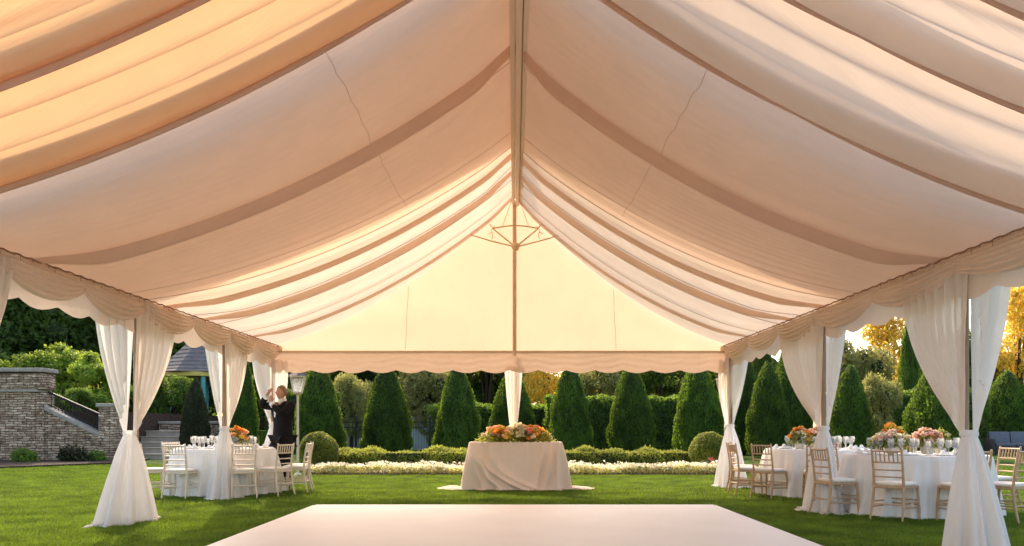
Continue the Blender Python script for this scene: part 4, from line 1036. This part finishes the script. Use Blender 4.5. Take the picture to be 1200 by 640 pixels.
# ------------------------------------------------------------------ chairs
def make_chair(wood):
    """front of the chair faces -Y (seat towards -Y, backrest at +Y)"""
    t = empty('banquet_chair')
    sh, bw, fw, d = .44, .185, .205, .20
    mb = MB(); mb.prism([(-fw, -d), (fw, -d), (bw, d), (-bw, d)], 'z', sh - .035, sh); mb.build('seat', wood, t, bevel=.012)
    cu = MB()
    def cf(a, b):
        th = 2 * PI * a; x, y = sup(th, .195, .185, 5)
        q = b; 
        if q < .5: k = q / .5; return (x * k, y * k - .005, sh + .052 - .010 * k ** 2)
        k = (q - .5) / .5; e = 1 + .05 * math.sin(PI * k); return (x * e, y * e - .005, sh + .042 - .040 * k)
    cu.sheet(cf, 40, 14, closed=True); cu.build('cushion', M['cushion'], t)
    for s in (-1, 1):
        mb = MB(); mb.tube([(s * (fw - .018), -d + .02, sh - .03), (s * (fw - .016), -d + .018, .36), (s * (fw - .014), -d + .015, .34), (s * (fw - .006), -d + .005, .16), (s * (fw), -d, 0)], [.019, .020, .016, .018, .012], 9); mb.build('leg', wood, t)
        mb = MB(); mb.tube([(s * (bw + .012), d + .07, 0), (s * (bw + .002), d + .015, .22), (s * (bw - .004), d - .008, sh - .02), (s * (bw - .006), d + .01, .62), (s * (bw - .002), d + .055, .885), (s * (bw - .002), d + .057, .90)], [.012, .017, .018, .016, .014, .008], 9); mb.build('back_post', wood, t)
        for z, q in ((.23, 0), (.165, 0)):
            mb = MB(); mb.tube([(s * (fw - .006), -d + .01, z), (s * (bw + .002), d + .02, z + .01)], .0095, 7); mb.build('stretcher', wood, t)
    for z, y, in ((.20, -d + .008), (.255, -d + .012), (.21, d + .02)):
        mb = MB(); mb.tube([(-.19, y, z), (.19, y, z)], .0095, 7); mb.build('stretcher', wood, t)
    def by(z): return d - .008 + (.063) * max(0, (z - sh) / .46) ** 1.4
    for z, rad in ((.865, .0125), (.73, .010), (.635, .0095), (.55, .0095)):
        mb = MB(); mb.tube([(-bw, by(z), z), (-bw * .5, by(z) + .012, z), (0, by(z) + .016, z), (bw * .5, by(z) + .012, z), (bw, by(z), z)], rad, 8)
        mb.build('top_rail' if z > .8 else 'back_rail', wood, t)
    for k in range(6):
        x = -bw + 2 * bw * (k + 1) / 7
        mb = MB(); mb.tube([(x, by(.73) + .012, .735), (x, by(.80) + .013, .80), (x, by(.86) + .012, .862)], [.008, .0095, .008], 7); mb.build('spindle', wood, t)
    return t
ch_gold = make_chair(M['wood']); ch_white = make_chair(M['wood2']); used = {0: False, 1: False}
def chair(x, y, face, white, label, group):
    p = ch_white if white else ch_gold
    o = p if not used[white] else copy_tree(p)
    used[white] = True
    # face: the point the sitter looks at
    a = math.atan2(face[1] - y, face[0] - x)
    o.location = (x, y, 0); o.rotation_euler = (0, 0, a + PI / 2); props(o, label, 'chair', group)
def ring(key, items, white, group):
    x, y, R_, zt = TABLES[key]
    for (ang, rad, tw, lab) in items:
        a = R(ang); cx_, cy_ = x + rad * math.cos(a), y + rad * math.sin(a)
        fx, fy = x - cx_, y - cy_; c, s = math.cos(R(tw)), math.sin(R(tw))
        chair(cx_, cy_, (cx_ + fx * c - fy * s, cy_ + fx * s + fy * c), white, lab, group)
ring('L', ((-106, 1.12, 14, 'white chair with its back to us left of the curtain at the left table'), (-138, 1.20, 0, 'outermost left chair, half behind another at the left table'),
           (-56, 1.16, -6, 'white chair directly right of the curtain at the left table'), (-27, 1.20, 0, 'white chair turned sideways, second right of the left table curtain'),
           (3, 1.24, 0, 'white chair in front of the suited man, facing the left table'), (30, 1.30, -8, 'white chair nearest the left lamp at the left table'),
           (100, 1.25, 0, 'white chair behind the left table, mostly hidden by glasses'), (150, 1.25, 0, 'white chair on the far outer side of the left table')), 1, 'white chairs around the left round table')
ring('N', ((-128, 1.18, -12, 'gilt chair right of the curtain between the right tables'), (-92, 1.20, 6, 'gilt chair with its back to us, centre front of the nearer right table'),
           (-62, 1.20, 0, 'gilt chair half hidden behind the left edge of the big right curtain'), (-168, 1.22, 0, 'gilt chair seen edge-on beside the curtain between the right tables'),
           (8, 1.2, 0, 'whitish gilt chair right of the big right curtain'), (72, 1.22, 0, 'gilt chair facing us behind the pink centrepiece'), (116, 1.24, 0, 'gilt chair behind the orange centrepiece of the nearer table')), 0, 'gilt chairs around the nearer right table')
ring('B', ((-112, 1.16, 6, 'gilt chair with its back to us left of the curtain at the further right table'), (-150, 1.20, 8, 'gilt chair angled at the left of the further right table'),
           (-178, 1.26, 0, 'pale chair beside the back corner curtain at the further right table'), (152, 1.28, 0, 'chair behind the left side of the further right table'),
           (60, 1.22, 0, 'chair behind the further right table seen above glasses'), (20, 1.25, 0, 'chair on the outer right side of the further right table'), (-30, 1.25, 0, 'chair between the two right tables seen above glasses')), 0, 'gilt chairs around the further right table')

# ------------------------------------------------------------------ the suited man
def skin_mesh(verts, edges, radii, lvl=2):
    me = bpy.data.meshes.new('tmp'); me.from_pydata(verts, edges, [])
    o = bpy.data.objects.new('tmp', me); col.objects.link(o)
    sm = o.modifiers.new('s', 'SKIN'); sm.use_smooth_shade = True
    lay = me.skin_vertices[0].data
    for i, r in enumerate(radii): lay[i].radius = (r if isinstance(r, tuple) else (r, r)); lay[i].use_root = (i == 0)
    ss = o.modifiers.new('u', 'SUBSURF'); ss.levels = lvl; ss.render_levels = lvl
    dg = bpy.context.evaluated_depsgraph_get(); dg.update()
    m2 = bpy.data.meshes.new_from_object(o.evaluated_get(dg))
    vs = [tuple(v.co) for v in m2.vertices]; fs = [tuple(p.vertices) for p in m2.polygons]
    bpy.data.objects.remove(o); bpy.data.meshes.remove(m2); return vs, fs
# local frame: faces -Y, left hand on +X ; built 1.75 tall then scaled
man = empty('person', (-4.36, 14.45, 0), R(-36), 'man in a dark suit raising both hands to his face behind the left table', 'person')
man.scale = (1.11, 1.11, 1.11)
sh_l, sh_r = (.20, .0, 1.44), (-.20, .0, 1.44)
el_r, wr_r = (-.44, -.12, 1.42), (-.17, -.19, 1.60)
el_l, wr_l = (.27, -.22, 1.25), (-.01, -.23, 1.46)
body = MB()
V = [(0, 0, .95), (0, 0, 1.15), (0, .01, 1.34), (0, .0, 1.47), (0, -.01, 1.55), sh_l, el_l, wr_l, sh_r, el_r, wr_r,
     (.10, 0, .88), (.11, -.01, .50), (.11, .02, .08), (.12, -.14, .04), (-.10, 0, .88), (-.12, .0, .50), (-.12, .03, .08), (-.13, -.13, .04)]
E = [(0, 1), (1, 2), (2, 3), (3, 4), (2, 5), (5, 6), (6, 7), (2, 8), (8, 9), (9, 10), (0, 11), (11, 12), (12, 13), (13, 14), (0, 15), (15, 16), (16, 17), (17, 18)]
Rr = [(.15, .11), (.13, .10), (.15, .10), .062, .058, .06, .045, .029, .06, .045, .029, .085, .058, .042, .035, .085, .058, .042, .035]
body.add(*skin_mesh(V, E, Rr))
# head: shaped sphere with brow, nose, chin, ears
def head(a, b):
    th = 2 * PI * a; ph = PI * b
    x, y, z = math.sin(ph) * math.sin(th), -math.sin(ph) * math.cos(th), math.cos(ph)
    X, Yy, Z = x * .076, y * .096, z * .118
    if z < 0: X *= 1 - .28 * (-z); Yy *= (1 - .12 * (-z)) if y < 0 else (1 - .35 * (-z))
    f = math.exp(-(x / .22) ** 2) * (y < 0)
    Yy -= f * (.026 * math.exp(-((z + .18) / .16) ** 2) + .010 * math.exp(-((z - .0) / .2) ** 2) + .008 * math.exp(-((z + .55) / .08) ** 2) + .012 * math.exp(-((z + .85) / .15) ** 2))
    Yy += (y < 0) * .008 * math.exp(-((abs(x) - .38) / .15) ** 2 - ((z - .03) / .12) ** 2)
    e = math.exp(-((abs(x) - .98) / .10) ** 2 - ((z + .05) / .22) ** 2 - ((y - .1) / .2) ** 2); X *= 1 + .22 * e
    return X, Yy, Z
hm = MB(); hm.sheet(head, 40, 28, closed=True)
Hrot = Matrix.Rotation(R(-8), 3, 'X')
hc = Vector((0, -.03, 1.635))
body.add([hc + Hrot @ Vector(p) for p in hm.v], hm.f)
def hand(wrist, dirv, palmn, thumbside, curl):
    w_ = Vector(wrist); d = Vector(dirv).normalized(); n = Vector(palmn); n = (n - d * n.dot(d)).normalized(); sd = d.cross(n).normalized() * thumbside
    pv = [w_ - d * .02, w_ + d * .045, w_ + d * .085]
    body.add(*skin_mesh([tuple(p) for p in pv], [(0, 1), (1, 2)], [.022, (.036, .018), (.036, .016)], 2))
    for k, ln in enumerate((.070, .078, .073, .058)):
        b0 = w_ + d * .080 + sd * (.030 - .020 * k)
        p1 = b0 + d * ln * .45 + n * ln * .12 * curl; p2 = p1 + (d * .75 + n * .55 * curl).normalized() * ln * .32; p3 = p2 + (d * .35 + n * .9 * curl).normalized() * ln * .26
        body.add(*skin_mesh([tuple(q) for q in (b0 - d * .02, p1, p2, p3)], [(0, 1), (1, 2), (2, 3)], [.0095, .009, .0085, .007], 1))
    b0 = w_ + d * .025 + sd * .028; p1 = b0 + (d * .6 + sd * .8).normalized() * .035; p2 = p1 + (d * .9 + sd * .25 + n * .4 * curl).normalized() * .030
    body.add(*skin_mesh([tuple(q) for q in (b0 - sd * .012, p1, p2)], [(0, 1), (1, 2)], [.012, .010, .008], 1))
hand(wr_r, (.55, .10, .62), (.3, .95, -.1), 1, 1.0)
hand(wr_l, (-.15, .06, .62), (-.2, .95, .0), -1, 1.0)
body.build('body', M['skin'], man)
# clothes
jk = MB()
cuff = lambda a, b, q: tuple(a[i] + (b[i] - a[i]) * q for i in range(3))
V = [(0, 0, .90), (0, 0, 1.12), (0, .01, 1.33), (0, .01, 1.43), (.21, 0, 1.42), el_l, cuff(el_l, wr_l, .80), (-.21, 0, 1.42), el_r, cuff(el_r, wr_r, .80), (0, 0, .83)]
E = [(0, 1), (1, 2), (2, 3), (2, 4), (4, 5), (5, 6), (2, 7), (7, 8), (8, 9), (0, 10)]
Rr = [(.205, .15), (.175, .135), (.20, .14), (.10, .085), .082, .066, .050, .082, .066, .050, (.185, .145)]
jk.add(*skin_mesh(V, E, Rr)); jk.build('jacket', M['suit'], man)
tr_ = MB()
V = [(0, 0, .92), (.10, 0, .84), (.115, -.01, .48), (.115, .02, .06), (-.10, 0, .84), (-.12, .0, .48), (-.12, .03, .06)]
tr_.add(*skin_mesh(V, [(0, 1), (1, 2), (2, 3), (0, 4), (4, 5), (5, 6)], [(.17, .125), .105, .083, .075, .105, .083, .075])); tr_.build('trousers', M['suit'], man)
shb = MB()
shb.lathe([(.066, -.04), (.070, 0), (.066, .035), (.056, .04)], 16, (0, -.008, 1.505))
shb.build('collar', M['shirt'], man)
shf = MB(); shf.add(*[[(-.05, -.150, 1.44), (.05, -.150, 1.44), (.012, -.166, 1.22), (-.012, -.166, 1.22)], [(0, 1, 2, 3)]]); shf.build('shirt_front', M['shirt'], man)
for a, b in ((el_l, wr_l), (el_r, wr_r)):
    cb_ = MB(); cb_.tube([cuff(a, b, .78), cuff(a, b, .97)], [.050, .042], 12); cb_.build('cuff', M['shirt'], man)
for s in (1, -1):
    mb = MB(); mb.add(*skin_mesh([(s * .118, .05, .05), (s * .122, -.05, .045), (s * .128, -.19, .035)], [(0, 1), (1, 2)], [.045, .047, .036])); mb.build('shoe', M['shoe'], man)
hr = MB()
def hair(a, b):
    x, y, z = head(a, b * .62)
    k = 1.07 + .02 * math.sin(a * 40) * math.sin(b * 20)
    return x * k, y * k + .004, z * k + .004
def hair2(a, b):
    th = 2 * PI * a; front = max(0, math.cos(th)); bb = b * (.60 - .30 * front ** .6)
    x, y, z = head(a, bb); k = 1.09 + .015 * math.sin(a * 60); return x * k, y * k + .004, z * k + .003
hr.sheet(hair2, 40, 16, closed=True)
o = MB(); o.add([hc + Hrot @ Vector(p) for p in hr.v], hr.f); o.build('hair', M['hair'], man)
for s in (-1, 1):
    mb = MB(); mb.lathe([(0, -.006), (.008, -.004), (.010, 0), (.008, .004), (0, .006)], 10); oo = MB()
    c = hc + Hrot @ Vector((s * .030, -.088, .004)); oo.add([c + Vector((p[0], p[1] * .5, p[2])) for p in mb.v], mb.f); oo.build('eye', M['shoe'], man)

# ------------------------------------------------------------------ mown grass blades
g = np.random.default_rng(5)
n = 420000
y = 7.2 + (g.uniform(0, 1, n) ** 1.35) * 17; half = (y * .70)
x = g.uniform(-1, 1, n) * np.minimum(half, 14.5)
keep = ~((np.abs(x) < 2.95) & (y < 11.2)) & ~((y > 18.85) & (np.abs(x) < 5.6)); x, y = x[keep], y[keep]; n = len(x)
a = g.uniform(0, 2 * PI, n); hgt = g.uniform(.018, .042, n); wd = g.uniform(.004, .008, n) * (.7 + y / 18)
V = np.empty((n, 3, 3)); lean = g.normal(0, .014, (n, 2))
V[:, 0] = np.stack([x + np.cos(a) * wd, y + np.sin(a) * wd, np.zeros(n)], 1); V[:, 1] = np.stack([x - np.cos(a) * wd, y - np.sin(a) * wd, np.zeros(n)], 1)
V[:, 2] = np.stack([x + lean[:, 0], y + lean[:, 1], hgt], 1)
me = np_mesh('grass', V.reshape(-1, 3), np.arange(n * 3).reshape(-1, 3)); me.materials.append(M['blade'])
o = bpy.data.objects.new('grass', me); col.objects.link(o); props(o, 'short mown green grass under and beside the tent', 'grass', kind='stuff')
